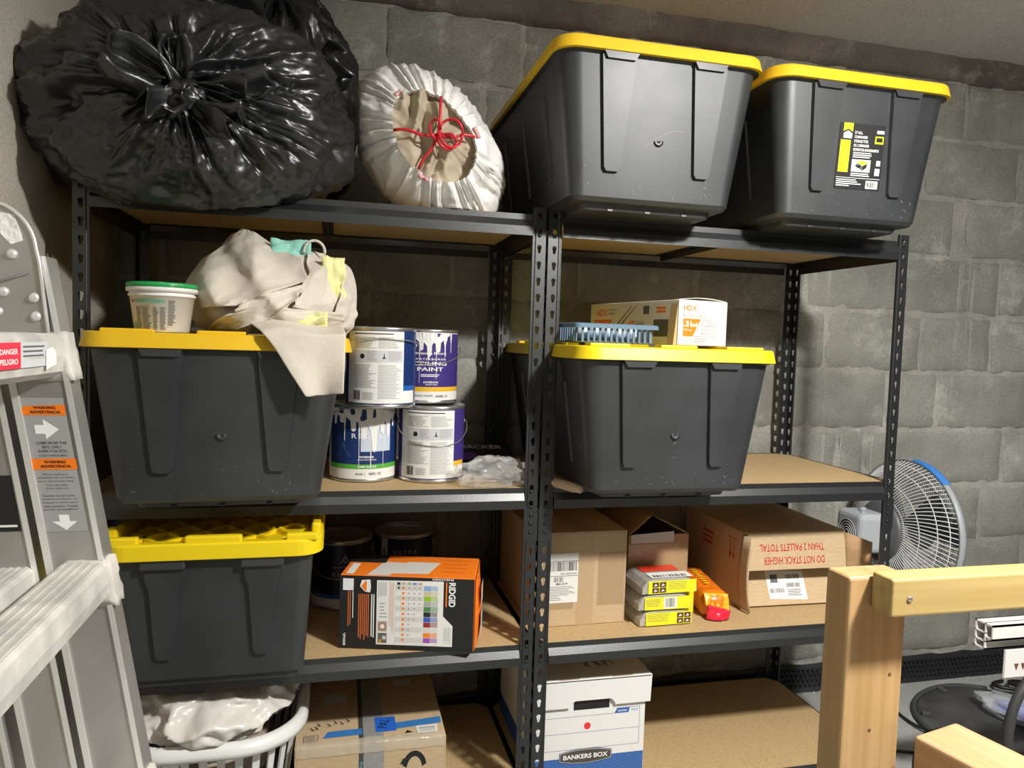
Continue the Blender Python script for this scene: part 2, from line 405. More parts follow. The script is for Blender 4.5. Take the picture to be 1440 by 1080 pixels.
# ================================================================ SHELVING UNITS
UW, UD, UH, PF, PT = 1.005, 0.50, 1.524, 0.031, 0.0016
LEV = [0.0816, 0.4737, 0.859, 1.507]
HZ = [1.508 - 0.0381 * i for i in range(40)]
def keyhole(cx, cz, n=8):
    r1, r2, d = 0.0056, 0.0033, 0.0115
    pts = []
    for k in range(n + 1):
        a = R(-38 + 256.0 * k / n); pts.append((cx + r1 * math.cos(a), cz + r1 * math.sin(a)))
    for k in range(4):
        a = R(180 + 180.0 * k / 3); pts.append((cx + r2 * math.cos(a), cz - d + r2 * math.sin(a)))
    return pts
def post_mesh():
    mb = MB()
    def flange(tr):
        w0, w1 = 0.0, PF; zs = [UH] + [(HZ[i] + HZ[i + 1]) / 2 - 0.004 for i in range(39)] + [0.0]
        for i in range(40):
            zt, zb = zs[i], zs[i + 1]; hole = keyhole(0.0155, HZ[i]); cz = (max(p[1] for p in hole) + min(p[1] for p in hole)) / 2
            if 0.727 < HZ[i] < 0.815:     # spliced stretch: plain metal
                for t in (0, PT): mb.add([tr(w0, zb, t), tr(w1, zb, t), tr(w1, zt, t), tr(w0, zt, t)], [(0, 1, 2, 3)])
                continue
            out = []
            for (x, z) in hole:            # push each hole point out to the cell border
                dx, dz = x - 0.0155, z - cz; s1 = 1e9
                if dx > 1e-9: s1 = min(s1, (w1 - 0.0155) / dx)
                if dx < -1e-9: s1 = min(s1, (w0 - 0.0155) / dx)
                if dz > 1e-9: s1 = min(s1, (zt - cz) / dz)
                if dz < -1e-9: s1 = min(s1, (zb - cz) / dz)
                out.append([0.0155 + dx * s1, cz + dz * s1])
            n = len(hole)
            for (cx_, cz_) in ((w0, zt), (w1, zt), (w0, zb), (w1, zb)):   # snap nearest to the corners
                j = min(range(n), key=lambda q: (out[q][0] - cx_) ** 2 + (out[q][1] - cz_) ** 2); out[j] = [cx_, cz_]
            for t in (0, PT):
                mb.add([tr(p[0], p[1], t) for p in hole] + [tr(p[0], p[1], t) for p in out], [(q, (q + 1) % n, n + (q + 1) % n, n + q) for q in range(n)])
            mb.add([tr(p[0], p[1], 0) for p in hole] + [tr(p[0], p[1], PT) for p in hole], [(q, (q + 1) % n, n + (q + 1) % n, n + q) for q in range(n)])
        # folded free edge
        a, b = PF - 0.0005, PF + 0.0015
        vs = [tr(x, z, t) for z in (0, UH) for (x, t) in ((a, -0.0012), (b, -0.0012), (b, 0.0042), (a, 0.0042))]
        mb.add(vs, [(0, 1, 2, 3), (4, 7, 6, 5), (0, 4, 5, 1), (1, 5, 6, 2), (2, 6, 7, 3), (3, 7, 4, 0)])
        vs = [tr(x, z, t) for z in (0, UH) for (x, t) in ((0.0242, 0.0), (0.0256, -0.0013), (0.0270, 0.0))]
        mb.add(vs, [(0, 1, 4, 3), (1, 2, 5, 4)])
    flange(lambda w, z, t: (w, t, z)); flange(lambda w, z, t: (t, w, z))
    return mb.mesh('post', M_steel, True)
post_me = post_mesh()
mb = MB(); e = 0.0018
for (a, b) in (((-e, PF + 0.002), (-e, 0.0)), ((-e, 0.0), (0.0, PF + 0.002))): mb.box(a[0], a[1], b[0], b[1], 0.729, 0.809)
sleeve_me = mb.mesh('splice_sleeve', M_steel)
mb = MB(); mb.lathe([(0.0001, 0.0032), (0.0028, 0.003), (0.0045, 0.0018), (0.005, 0)], 10, M=Matrix.Rotation(R(90), 4, 'X'))
rivet_me = mb.mesh('rivet', M_rivet)
prof = [(0, 0), (0, -.013), (-.009, -.029), (-.009, -.05), (-.0075, -.05), (-.0075, -.0297), (.0015, -.0147), (.032, -.0147), (.032, -.0135), (.0015, -.0135), (.0015, 0)]
mb = MB(); mb.prism(prof, PF + 0.003, UW - PF - 0.003, 'x'); fb_me = mb.mesh('front_beam', M_steel)
mb = MB(); mb.prism([(UD - y, z) for y, z in prof], PF + 0.003, UW - PF - 0.003, 'x'); bb_me = mb.mesh('back_beam', M_steel)
sprof = [(0, 0), (0, -.05), (.0015, -.05), (.0015, -.0147), (.022, -.0147), (.022, -.0135), (.0015, -.0135), (.0015, 0)]
mb = MB(); mb.prism([(0.0025 + x, z) for x, z in sprof], PF + 0.003, UD - PF - 0.003, 'y'); sl_me = mb.mesh('side_beam', M_steel)
mb = MB(); mb.prism([(UW - 0.0025 - x, z) for x, z in sprof], PF + 0.003, UD - PF - 0.003, 'y'); sr_me = mb.mesh('side_beam', M_steel)
mb = MB()
c = PF + 0.006
mb.prism([(0.0045, c), (c, 0.003), (UW - c, 0.003), (UW - 0.0045, c), (UW - 0.0045, UD - c), (UW - c, UD - 0.003), (c, UD - 0.003), (0.0045, UD - c)], -0.0133, -0.0015, 'z')
bd_me = mb.mesh('shelf_board', M_board)
mb = MB(); mb.prism([(-.014, -.0152), (-.014, -.017), (-.0015, -.017), (-.0015, -.034), (.0015, -.034), (.0015, -.017), (.014, -.017), (.014, -.0152)], 0.034, UD - 0.034, 'y')
cs_me = mb.mesh('centre_support', M_steel)
def unit(x, label):
    t = thing('shelving_unit', label, 'shelving unit', (x, 0, 0), 0, 'boltless steel shelving units')
    for (lx, ly, rz) in ((0, 0, 0), (UW, 0, 90), (UW, UD, 180), (0, UD, 270)):
        p = inst('post', post_me, t, (lx, ly, 0), (0, 0, R(rz))); q = inst('splice_sleeve', sleeve_me, p)
        for z in (0.793, 0.772, 0.750): inst('rivet', rivet_me, q, *(((0.0155, -0.0018, z),) if rz in (0, 180) else ((-0.0018, 0.0155, z), (0, 0, R(-90)))))
    for z in LEV:
        for (nm, me) in (('front_beam', fb_me), ('back_beam', bb_me), ('side_beam', sl_me), ('side_beam', sr_me), ('shelf_board', bd_me)): inst(nm, me, t, (0, 0, z))
        inst('centre_support', cs_me, t, (UW / 2, 0, z))
        for lx in (0.0155, UW - 0.0155):
            for dz in (-0.015, -0.043):
                zz = min(HZ, key=lambda h: abs(h - 0.0115 - (z + dz))) - 0.0105
                inst('rivet', rivet_me, t, (lx, 0.0, zz))
    return t
unit(0.0, 'black boltless steel shelving unit holding the paint cans and black rubbish bags')
unit(1.011, 'black boltless steel shelving unit holding cardboard boxes, its top carrying two yellow lidded totes')
ZS = {k: z - 0.0012 for k, z in zip((1, 2, 3, 4), LEV)}      # surface of the boards

# ================================================================ STORAGE TOTES
def tote_mesh_parts():
    LX, LY, H = 0.25, 0.3725, 0.347      # lid half sizes, height to lid rim
    bx, by = 0.192, 0.3225               # foot of the wall
    tx, ty = 0.232, 0.354                # top of the wall, under the lid
    r0, r1 = 0.03, 0.045
    mb = MB()
    rings = [rrect(bx - 0.034, by - 0.034, 0.02, 0.0005), rrect(bx - 0.03, by - 0.03, 0.02, 0.013), rrect(bx - 0.008, by - 0.008, 0.022, 0.015), rrect(bx, by, r0, 0.024)]
    for k in range(1, 9):
        a = k / 8.0; rings.append(rrect(bx + (tx - bx) * a, by + (ty - by) * a, r0 + (r1 - r0) * a, 0.024 + (H - 0.034 - 0.024) * a))
    rings.append(rrect(LX - 0.008, LY - 0.008, 0.05, H - 0.03)); rings.append(rrect(LX - 0.008, LY - 0.008, 0.05, H - 0.012))
    mb.loft(rings, 0, True, True, True, False)
    # ribs of the base
    for sx in (-0.09, 0.0, 0.09): mb.box(sx - 0.006, sx + 0.006, -by + 0.03, by - 0.03, -0.0, 0.004)
    body = mb
    def wy(z): return -(by + (ty - by) * (z - 0.024) / (H - 0.058))   # front wall y at height z
    def wx(z): return bx + (tx - bx) * (z - 0.024) / (H - 0.058)
    ribs = []
    for cx in (-0.104, 0.104):
        # tapering raised panel on the end wall, on both ends
        for e in (1, -1):
            q = MB(); zt, zb, d = 0.312, 0.075, 0.009
            pts = []
            for (cz, hw) in ((zt, 0.042), (zb + 0.008, 0.020), (zb, 0.014)): pts.append((cz, hw))
            outl = [(-h, z) for z, h in pts] + [(h, z) for z, h in pts[::-1]]
            cs = [cx + 0.002 * (1 if cx > 0 else -1)] * 6
            B = [(e * (c_ + u), e * (wy(z) + 0.002), z) for (u, z), c_ in zip(outl, cs)]
            F = [(e * (c_ + u * (0.93)), e * (wy(z) - d), z + (0.002 if z < 0.1 else 0)) for (u, z), c_ in zip(outl, cs)]
            q.loft([B, F], 0, True, False, True, False)
            ribs.append(('rib', q, M_tote))
    for cy in (-0.2, 0.0, 0.2):
        for e in (1, -1):
            q = MB(); zt, zb = 0.26, 0.07
            outl = [(-0.012, zt), (-0.010, zb), (0.010, zb), (0.012, zt)]
            B = [(e * (wx(z) - 0.002), cy + u, z) for u, z in outl]; F = [(e * (wx(z) + 0.005), cy + u * .8, z) for u, z in outl]
            q.loft([B, F], 0, True, False, True, False); ribs.append(('rib', q, M_tote))
    tabs = []
    for cx in (-0.104, 0.104):
        for e in (1, -1):
            q = MB(); y = -(LY - 0.0075); o = [(-0.040, H - 0.028), (-0.031, H - 0.044), (0.031, H - 0.044), (0.040, H - 0.028)]
            q.loft([[(e * (cx + u), e * (y + 0.012), z) for u, z in o], [(e * (cx + u), e * (y - 0.004), z) for u, z in o]], 0, True, True, True, False)
            tabs.append(('latch_tab', q, M_tab))
    # moulding point at the middle of the end wall
    q = MB(); q.lathe([(0.012, 0.0), (0.008, 0.0006), (0.0055, 0.0012), (0.0035, 0.0004), (0.003, -0.001)], 16, M=Matrix.Translation((0.0, wy(0.15), 0.15)) @ Matrix.Rotation(R(90 - 7), 4, 'X'))
    ribs.append(('mould_point', q, M_tote))
    # lid: skirt flaring a little, rim, recessed top, raised pads along the rim
    q = MB()
    rings = [rrect(LX - 0.004, LY - 0.004, 0.056, H - 0.0295), rrect(LX, LY, 0.058, H - 0.0285), rrect(LX - 0.001, LY - 0.001, 0.057, H - 0.024), rrect(LX - 0.006, LY - 0.006, 0.053, H - 0.003),
             rrect(LX - 0.009, LY - 0.009, 0.05, H), rrect(LX - 0.04, LY - 0.04, 0.03, H), rrect(LX - 0.046, LY - 0.046, 0.026, H - 0.010)]
    q.loft(rings, 0, True, True, True, False)
    pads = []
    for (xa, xb, ya, yb) in ((-0.212, -0.118, -0.340, -0.300), (-0.045, 0.045, -0.340, -0.300), (0.118, 0.212, -0.340, -0.300), (-0.212, -0.118, 0.300, 0.340), (0.118, 0.212, 0.300, 0.340),
                             (-0.222, -0.19, -0.2, -0.05), (-0.222, -0.19, 0.05, 0.2), (0.19, 0.222, -0.2, -0.05), (0.19, 0.222, 0.05, 0.2)):
        w = MB(); w.bev(xa, xb, ya, yb, H - 0.002, H + 0.0065, 0.003, 2); pads.append(('raised_pad', w, None))
    panels = MB()
    for i in range(-2, 3):
        for j in range(-4, 5): panels.bev(i * 0.072 - 0.03, i * 0.072 + 0.03, j * 0.07 - 0.029, j * 0.07 + 0.029, H - 0.011, H - 0.006, 0.002, 1)
    return body, ribs, tabs, q, pads, panels, wy
_b, _rb, _tb, _ld, _pd, _pn, tote_wy = tote_mesh_parts()
tote_me = {'body': _b.mesh('body', M_tote, True, 28), 'ribs': [(n, q.mesh(n, m)) for n, q, m in _rb + _tb]}
def lid_meshes(m): return _ld.mesh('lid', m, True, 28), [(n, q.mesh(n, m)) for n, q, _ in _pd], _pn.mesh('panel_grid', m)
LIDM = {1: lid_meshes(M_yel), 2: lid_meshes(M_yel2)}
def scuffs(parent, seed, n=20):
    """pale scrapes low on the end wall"""
    rg = random.Random(seed); mb = MB()
    for k in range(n):
        z = 0.03 + abs(rg.gauss(0, 0.045)); x = rg.uniform(-0.17, 0.17); l = rg.uniform(0.001, 0.006); a = rg.uniform(0, math.pi); w = rg.uniform(0.0003, 0.0007)
        d = Vector((math.cos(a) * l, 0, math.sin(a) * l)); nrm = Vector((-d.z, 0, d.x)).normalized() * w
        P = [Vector((x, 0, z)) - d, Vector((x, 0, z)) + nrm, Vector((x, 0, z)) + d, Vector((x, 0, z)) - nrm]
        for p in P: p.z = min(0.3, max(0.026, p.z)); p.y = tote_wy(p.z) - 0.0005
        mb.add(P, [(0, 1, 2, 3)])
    mb.build('scuff_marks', M_scuff, parent, recalc=False)['kind'] = 'stuff'
def tote(cx, yf, z, label, lid=1, rz=0.0, seed=0):
    t = thing('storage_tote', label, 'storage tote', (cx, yf + 0.3725, z), rz, 'black totes with tapering ribs and yellow lids')
    bo = inst('body', tote_me['body'], t)
    for n, me in tote_me['ribs']: inst(n, me, bo)
    scuffs(bo, seed)
    lm, pads, pan = LIDM[lid]; l = inst('lid', lm, t)
    for n, me in pads: inst(n, me, l)
    inst('panel_grid', pan, l)
    return t, bo
tote(0.291, -0.2, ZS[3], 'black tote with flat yellow lid under the white tub and canvas cloth', 1, R(3.5), seed=1)
tote(1.278, -0.2, ZS[3], 'black tote with yellow lid carrying a white carton and blue tray', 2, seed=2)
tA, bA = tote(1.207, -0.2, ZS[4], 'black tote with yellow lid and a curved scratch, beside the white drawstring bag', 1, seed=3)
tB, bB = tote(1.722, -0.192, ZS[4], 'black tote with yellow lid and a black and yellow sticker on its end', 1, seed=4)
# scratch and pale mould point on the end wall beside the drawstring bag
mb = MB(); pts = [(-0.03 + 0.085 * a, 0.135 + 0.04 * math.sin(a * 1.7)) for a in np.linspace(0, 1, 16)]
for (p, q) in zip(pts[:-1], pts[1:]):
    w = 0.0007; mb.add([(p[0], tote_wy(p[1]) - 0.0006, p[1] - w), (q[0], tote_wy(q[1]) - 0.0006, q[1] - w), (q[0], tote_wy(q[1]) - 0.0006, q[1] + w), (p[0], tote_wy(p[1]) - 0.0006, p[1] + w)], [(0, 1, 2, 3)])
mb.build('scratch', M_scuff, bA, recalc=False)
# sticker on the end wall
def wall_frame(cx, cz, tilt):
    def f(u, v, h):
        ca, sa = math.cos(tilt), math.sin(tilt); x = cx + u * ca - v * sa; z = cz + u * sa + v * ca
        return Vector((x, tote_wy(z) - 0.0012 - h, z))
    return f
d = Decal(wall_frame(0.008, 0.163, R(1)))
d.rect('sticker', M_ink, -0.068, -0.074, 0.056, 0.074, 1)
d.poly('sticker_print', M_yprint, [(-0.058, 0.074), (-0.033, 0.074), (-0.033, 0.055), (-0.0455, 0.061), (-0.058, 0.055)], 2)
d.poly('sticker_print', M_wtxt, [(-0.057, 0.051), (-0.0455, 0.057), (-0.034, 0.051), (-0.034, 0.040), (-0.057, 0.040)], 2)
d.rect('sticker_print', M_yprint, -0.063, -0.036, -0.036, 0.036, 2)
for k, (t_, w) in enumerate((('27 GAL.', 0.022), ('COMMANDER', 0.036), ('STORAGE TOTE', 0.038), ('102 L COMMANDER', 0.042), ('RECIPIENTE DE ALMACENAMIENTO', 0.07))):
    d.text(M_wtxt, t_, -0.027 + w / 2, 0.054 - k * 0.0095, 0.0062, w, lv=2, bold=0.02)
d.lines(M_wtxt, -0.026, -0.004, 0.026, 0.010, 3, 2, 4, 0.5)
d.rect('sticker_print', M_white, -0.027, -0.034, 0.024, -0.006, 2)
d.poly('sticker_print', M_yprint, [(-0.016, -0.012), (0.0, -0.008), (0.018, -0.012), (0.004, -0.019)], 3)
d.poly('sticker_print', M_dgrey, [(-0.014, -0.0135), (0.003, -0.02), (0.003, -0.031), (-0.011, -0.024)], 3)
d.poly('sticker_print', M_ink, [(0.003, -0.02), (0.016, -0.014), (0.014, -0.024), (0.003, -0.031)], 3)
d.lines(M_wtxt, -0.027, -0.046, 0.026, -0.037, 2, 2, 7, 0.5)
d.rect('sticker_print', M_wtxt, -0.066, -0.0488, 0.054, -0.0478, 2)
d.lines(M_wtxt, -0.064, -0.07, 0.01, -0.052, 4, 2, 9, 0.45, full=0.6)
d.rect('sticker_print', M_wtxt, 0.017, -0.071, 0.05, -0.053, 2); d.bars(M_ink, 0.021, -0.068, 0.046, -0.056, 14, 3, 2)
d.rect('sticker_print', M_wtxt, 0.033, 0.055, 0.053, 0.062, 2); d.rect('sticker_print', M_yprint, 0.030, 0.032, 0.053, 0.049, 2); d.rect('sticker_print', M_ink, 0.033, 0.036, 0.050, 0.046, 3)
d.rect('sticker_print', M_wtxt, 0.040, -0.018, 0.051, -0.006, 2); d.rect('sticker_print', M_wtxt, 0.038, -0.040, 0.051, -0.024, 2)
d.build(bB)

# ---- the other tote, with straight ribs and an open lattice lid, on the shelf with the paint cans
def lattice_tote(cx, yf, z):
    t = thing('storage_tote', 'black tote with thick yellow lattice lid below the canvas cloth tote', 'storage tote', (cx, yf + 0.205, z))
    LX, LY, H = 0.216, 0.205, 0.312; bx, by, tx, ty = 0.178, 0.162, 0.194, 0.182
    mb = MB(); rings = [rrect(bx - 0.012, by - 0.012, 0.02, 0), rrect(bx - 0.012, by - 0.012, 0.02, 0.012), rrect(bx, by, 0.024, 0.018)]
    for k in range(1, 7): a = k / 6; rings.append(rrect(bx + (tx - bx) * a, by + (ty - by) * a, 0.026, 0.018 + (H - 0.05) * a))
    mb.loft(rings, 0, True, True, True, False); bo = mb.build('body', M_tote, t)
    def wy(zz): return -(by + (ty - by) * (zz - 0.018) / (H - 0.05))
    for cx_ in (-0.095, 0.095):
        for e in (1, -1):
            q = MB(); outl = [(-0.040, 0.285), (-0.038, 0.235), (-0.030, 0.215), (-0.020, 0.075), (-0.012, 0.064), (0.012, 0.064), (0.020, 0.075), (0.030, 0.215), (0.038, 0.235), (0.040, 0.285)]
            q.loft([[(e * (cx_ + u), e * (wy(zz) + 0.002), zz) for u, zz in outl], [(e * (cx_ + u * .93), e * (wy(zz) - 0.009), zz) for u, zz in outl]], 0, True, False, True, False)
            q.build('rib', M_tote, bo)
            q = MB(); q.bev(-0.042, 0.042, -0.012, 0.006, -0.012, 0.012, 0.003, 2, M=Matrix.Translation((e * cx_, e * (wy(0.275) - 0.005), 0.27))); q.build('latch_tab', M_tab, bo)
    q = MB()
    rings = [rrect(LX - 0.003, LY - 0.003, 0.05, H - 0.034), rrect(LX, LY, 0.052, H - 0.032), rrect(LX - 0.002, LY - 0.002, 0.05, H - 0.004), rrect(LX - 0.006, LY - 0.006, 0.047, H),
             rrect(LX - 0.024, LY - 0.024, 0.035, H), rrect(LX - 0.03, LY - 0.03, 0.03, H - 0.020)]
    q.loft(rings, 0, True, True, True, False); lid = q.build('lid', M_yel2, t)
    for (xa, xb, ya, yb) in ((-0.206, -0.14, -0.197, -0.179), (-0.055, 0.055, -0.197, -0.179), (0.14, 0.206, -0.197, -0.179)):
        w = MB(); w.bev(xa, xb, ya, yb, H - 0.004, H + 0.013, 0.005, 3); w.build('raised_lip', M_yel2, lid)
    for sx in (-1, 1):
        w = MB(); w.bev(sx * 0.2 - 0.010, sx * 0.2 + 0.010, -0.150, -0.130, H - 0.01, H + 0.022, 0.006, 3); w.build('stacking_peg', M_yel2, lid)
        w = MB(); w.bev(sx * 0.2 - 0.009, sx * 0.2 + 0.009, -0.12, 0.17, H - 0.004, H + 0.010, 0.004, 2); w.build('raised_lip', M_yel2, lid)
        w = MB(); w.box(sx * 0.199 - 0.006, sx * 0.199 + 0.006, -0.178, -0.169, H - 0.001, H + 0.0006); w.build('lock_hole', M_ink, lid)
    g = MB()   # crossing diagonal ribs on the sunken top
    for k in range(-9, 10):
        for sgn in (1, -1):
            c = Vector((k * 0.075, 0, 0)); dr = Vector((0.6, 0.8 * sgn, 0)); pts = [c + dr * s_ for s_ in np.linspace(-0.45, 0.45, 61)]
            ins = [p for p in pts if abs(p.x) < LX - 0.032 and abs(p.y) < LY - 0.032]
            if len(ins) > 2:
                a, b = ins[0], ins[-1]; n_ = Vector((-dr.y, dr.x, 0)) * 0.005
                g.loft([[a + n_ + Vector((0, 0, H - 0.02)), a - n_ + Vector((0, 0, H - 0.02)), a - n_ + Vector((0, 0, H - 0.011)), a + n_ + Vector((0, 0, H - 0.011))],
                        [b + n_ + Vector((0, 0, H - 0.02)), b - n_ + Vector((0, 0, H - 0.02)), b - n_ + Vector((0, 0, H - 0.011)), b + n_ + Vector((0, 0, H - 0.011))]], 0, True, True, True, False)
    g.build('lattice', M_yel2, lid)
    return t
lattice_tote(0.292, -0.13, ZS[2])

# ================================================================ BAGS AND CLOTHS ON TOP
M_bag = mat('black_bin_liner', (0.016, 0.016, 0.017), 0.34, spec=0.75, bump=0.35, bscale=7, bdist=0.02, rvar=0.12, var=0.2, vscale=5, stretch=(1, 1, 1.6))
M_wbag = mat('white_bin_liner', (0.86, 0.85, 0.83), 0.28, spec=0.6, bump=0.35, bscale=20, bdist=0.01, sss=0.15)
M_canvas = mat('cotton_canvas', (0.68, 0.62, 0.53), 0.9, spec=0.15, var=0.12, vscale=14, bump=0.45, bscale=28, bdist=0.006)
M_khaki = mat('khaki_clothes', (0.50, 0.42, 0.31), 0.9, spec=0.15, var=0.12, vscale=30)
M_tie = mat('red_drawstring', (0.62, 0.02, 0.035), 0.35)

def ridge(x): return 1 - abs(2 * (x - math.floor(x)) - 1)
def gathered(mb, center, rad, axis, knot_r, npl, amp, seed, nth=220, nph=90, crump=0.05, mouth=0.0, lump=0.12, flat_z=None, pw=1.0, extra=None, mi=0, mod0=1.0):
    """lumpy sack gathered to a pole along 'axis'; pleats fade away from the pole"""
    ax = Vector(axis).normalized(); ex = ax.cross(Vector((0, 0, 1))).normalized(); ez = ex.cross(ax).normalized(); rings = []
    for j in range(nph + 1):
        a = j / nph; ph = mouth + (math.pi - mouth) * (1 - (1 - a) ** 0.85 if False else a); ring = []
        for i in range(nth):
            th = 2 * math.pi * i / nth
            d = ax * math.cos(ph) + (ex * math.cos(th) + ez * math.sin(th)) * math.sin(ph)
            sd = Vector((math.cos(th) * 1.3 + seed, math.sin(th) * 1.3, seed * 0.7))
            wob = th / (2 * math.pi) * npl + 1.6 * noise.noise(sd * 1.7) + 0.5 * noise.noise(Vector((math.cos(th) * 2, math.sin(th) * 2, ph * 2.2 + seed)))
            pl = ridge(wob) - 0.5 + 0.5 * (ridge(wob * 2.3 + 0.3) - 0.5)
            w = math.exp(-((ph - mouth) / 0.75) ** 2) * min(1.0, (ph - mouth) / 0.12 + 0.35)
            w *= mod0 + (1 - mod0) * (0.5 + 0.9 * noise.noise(Vector((math.cos(th) * 1.1, math.sin(th) * 1.1, seed + 20))))
            q = d * 2.2 + Vector((seed, 0, seed)); l = noise.noise(q)
            q2 = Vector((d.x * 3.1, d.y * 3.1, d.z * 3.1)) + Vector((0, seed, 0)); cr = 0.5 - abs(noise.noise(q2)) * 2; cr2 = 0.5 - abs(noise.noise(q2 * 2.7)) * 2; cr3 = 0.5 - abs(noise.noise(q2 * 6.1)) * 2
            s_ = 1 + lump * l + amp * w * pl + crump * (0.55 * cr + 0.3 * cr2 + 0.16 * cr3)
            if ph < 1.0: s_ *= 1 - knot_r * (1 - (ph / 1.0)) ** 2        # dimple toward the pole
            p = Vector(center) + Vector((d.x * rad[0], d.y * rad[1], d.z * rad[2])) * s_
            if extra: p = extra(p)
            if flat_z is not None and p.z < flat_z: p.z = flat_z + 0.1 * 0
            ring.append(p)
        rings.append(ring)
    mb.loft(rings, mi, True, False, False, True)
    return rings
def flap(mb, root, tip, w, seed, curl=0.02, n=16, m=10, thin=0.35):
    """a crumpled ear of film between root and tip"""
    root = Vector(root); tip = Vector(tip); ax = (tip - root); L = ax.length; ax.normalize(); sd = ax.cross(Vector((0, -1, 0.2))).normalized(); nn = ax.cross(sd); G = []
    for i in range(n + 1):
        a = i / n; row = []; ww = w * (thin + (1 - thin) * math.sin(min(1.0, a * 1.15) * math.pi / 2)) * (1 - 0.35 * max(0, a - 0.8) / 0.2)
        for j in range(m + 1):
            b = j / m - 0.5
            fold = curl * (math.sin(b * 9 + seed) + 0.6 * noise.noise(Vector((a * 3, b * 6, seed)))) * (0.5 + a)
            edge = 0.12 * L * noise.noise(Vector((b * 5, seed, 1))) * a
            row.append(root + ax * (L * a + edge) + sd * (b * ww) + nn * fold)
        G.append(row)
    mb.grid(G)

def lim(xmin=None, zmin=None, ymax=None, xmax=None, drop=None, ymin=None):
    def f(p):
        if ymin is not None and p.y < ymin: p.y = ymin
        if xmin is not None and p.x < xmin: p.x = xmin
        if xmax is not None and p.x > xmax: p.x = xmax
        if ymax is not None and p.y > ymax: p.y = ymax
        if zmin is not None:
            zz = zmin
            if p.y < -0.012 and drop: zz = zmin - min(drop, (-0.012 - p.y) * 1.2)
            if p.z < zz: p.z = zz
        return p
    return f
# big knotted black bag
b1 = thing('rubbish_bag', 'big black knotted plastic rubbish bag bulging over the shelf edge by the side wall', 'rubbish bag', (0.24, 0.1, ZS[4]), 0, 'black rubbish bags on the top shelf')
def rel(o): return Vector(o.location)
mb = MB(); o1 = rel(b1)
rings = gathered(mb, Vector((0.226, 0.035, 1.658)), (0.335, 0.265, 0.222), (0.03, -1, 0.05), 0.22, 9, 0.30, 3.3, 280, 120, 0.10, 0.03, 0.10, None, extra=lim(XL + 0.004, ZS[4] + 0.004, 0.262, 0.56, 0.055), mod0=0.25)
mb.v = [(x - o1.x, y - o1.y, z - o1.z) for x, y, z in mb.v]
mb.build('sack', M_bag, b1)
K = Vector((0.250, -0.185, 1.645))
for (tip, w, sd) in (((0.125, -0.235, 1.70), 0.10, 1.0), ((0.20, -0.25, 1.60), 0.085, 2.2), ((0.245, -0.215, 1.745), 0.075, 3.1), ((0.335, -0.24, 1.585), 0.07, 4.7), ((0.40, -0.20, 1.70), 0.085, 5.4), ((0.36, -0.215, 1.64), 0.08, 8.4)):
    mb = MB(); flap(mb, K - o1, Vector(tip) - o1, w, sd, 0.018); solid(mb.build('knot_ear', M_bag, b1), 0.0008)
mb = MB(); kn = []
for j in range(15):
    ph = math.pi * j / 14
    kn.append([K - o1 + Vector((0.036 * math.sin(ph) * math.cos(t_), -0.022 * math.cos(ph) - 0.01, 0.03 * math.sin(ph) * math.sin(t_))) * (1 + 0.35 * noise.noise(Vector((math.cos(t_) * 2.3, math.sin(t_) * 2.3, ph * 2)))) for t_ in [2 * math.pi * k / 24 for k in range(24)]])
mb.loft(kn); mb.build('knot', M_bag, b1)
# second bag behind it, standing higher
b2 = thing('rubbish_bag', 'taller crumpled black rubbish bag squeezed in behind the knotted one', 'rubbish bag', (0.33, 0.35, ZS[4]), 0, 'black rubbish bags on the top shelf'); o2 = rel(b2)
mb = MB(); gathered(mb, Vector((0.375, 0.405, 1.80)), (0.21, 0.155, 0.30), (-0.05, -0.45, 0.9), 0.1, 11, 0.18, 9.1, 220, 90, 0.10, 0.03, 0.12, None, extra=lim(0.18, ZS[4] + 0.002, WY - 0.012, 0.575, 0.0, 0.268))
mb.v = [(x - o2.x, y - o2.y, z - o2.z) for x, y, z in mb.v]; mb.build('sack', M_bag, b2)
for (rt, tip, w, sd) in (((0.36, 0.285, 1.90), (0.27, 0.16, 1.97), 0.16, 2.0), ((0.42, 0.285, 1.84), (0.53, 0.20, 1.88), 0.14, 5.0), ((0.34, 0.285, 1.95), (0.20, 0.18, 2.02), 0.14, 7.0)):
    mb = MB(); flap(mb, Vector(rt) - o2, Vector(tip) - o2, w, sd, 0.025); solid(mb.build('loose_film', M_bag, b2), 0.0008)
b3 = thing('rubbish_bag', 'slumped black rubbish bag wedged in the corner of the two walls', 'rubbish bag', (0.06, 0.40, ZS[4]), 0, 'black rubbish bags on the top shelf'); o3 = rel(b3)
mb = MB(); gathered(mb, Vector((0.06, 0.41, 1.80)), (0.14, 0.14, 0.32), (0.1, -0.3, 0.95), 0.1, 9, 0.18, 5.7, 150, 60, 0.10, 0.03, 0.1, None, extra=lim(XL + 0.006, ZS[4] + 0.002, WY - 0.012, 0.172, 0.0, 0.268))
mb.v = [(x - o3.x, y - o3.y, z - o3.z) for x, y, z in mb.v]; mb.build('sack', M_bag, b3)

# white drawstring bag with clothes showing in its mouth
wb = thing('drawstring_bag', 'white drawstring bin bag stuffed with khaki clothes, mouth tied with red strings', 'drawstring bag', (0.74, 0.12, ZS[4])); ow = rel(wb)
def egg(p):
    q = p - Vector((0.735, 0.12, 1.655)); q.x += -0.22 * q.z; q.z += -0.16 * q.x; p = q + Vector((0.735, 0.12, 1.655))
    return lim(0.57, ZS[4] + 0.002, WY - 0.02, 0.945)(p)
WAX = Vector((-0.05, -1, -0.06)).normalized()
mb = MB(); WC = Vector((0.735, 0.12, 1.660)); wr = (0.178, 0.20, 0.180)
rings = gathered(mb, WC, wr, WAX, 0.10, 27, 0.075, 4.4, 300, 90, 0.035, 0.54, 0.05, extra=egg)
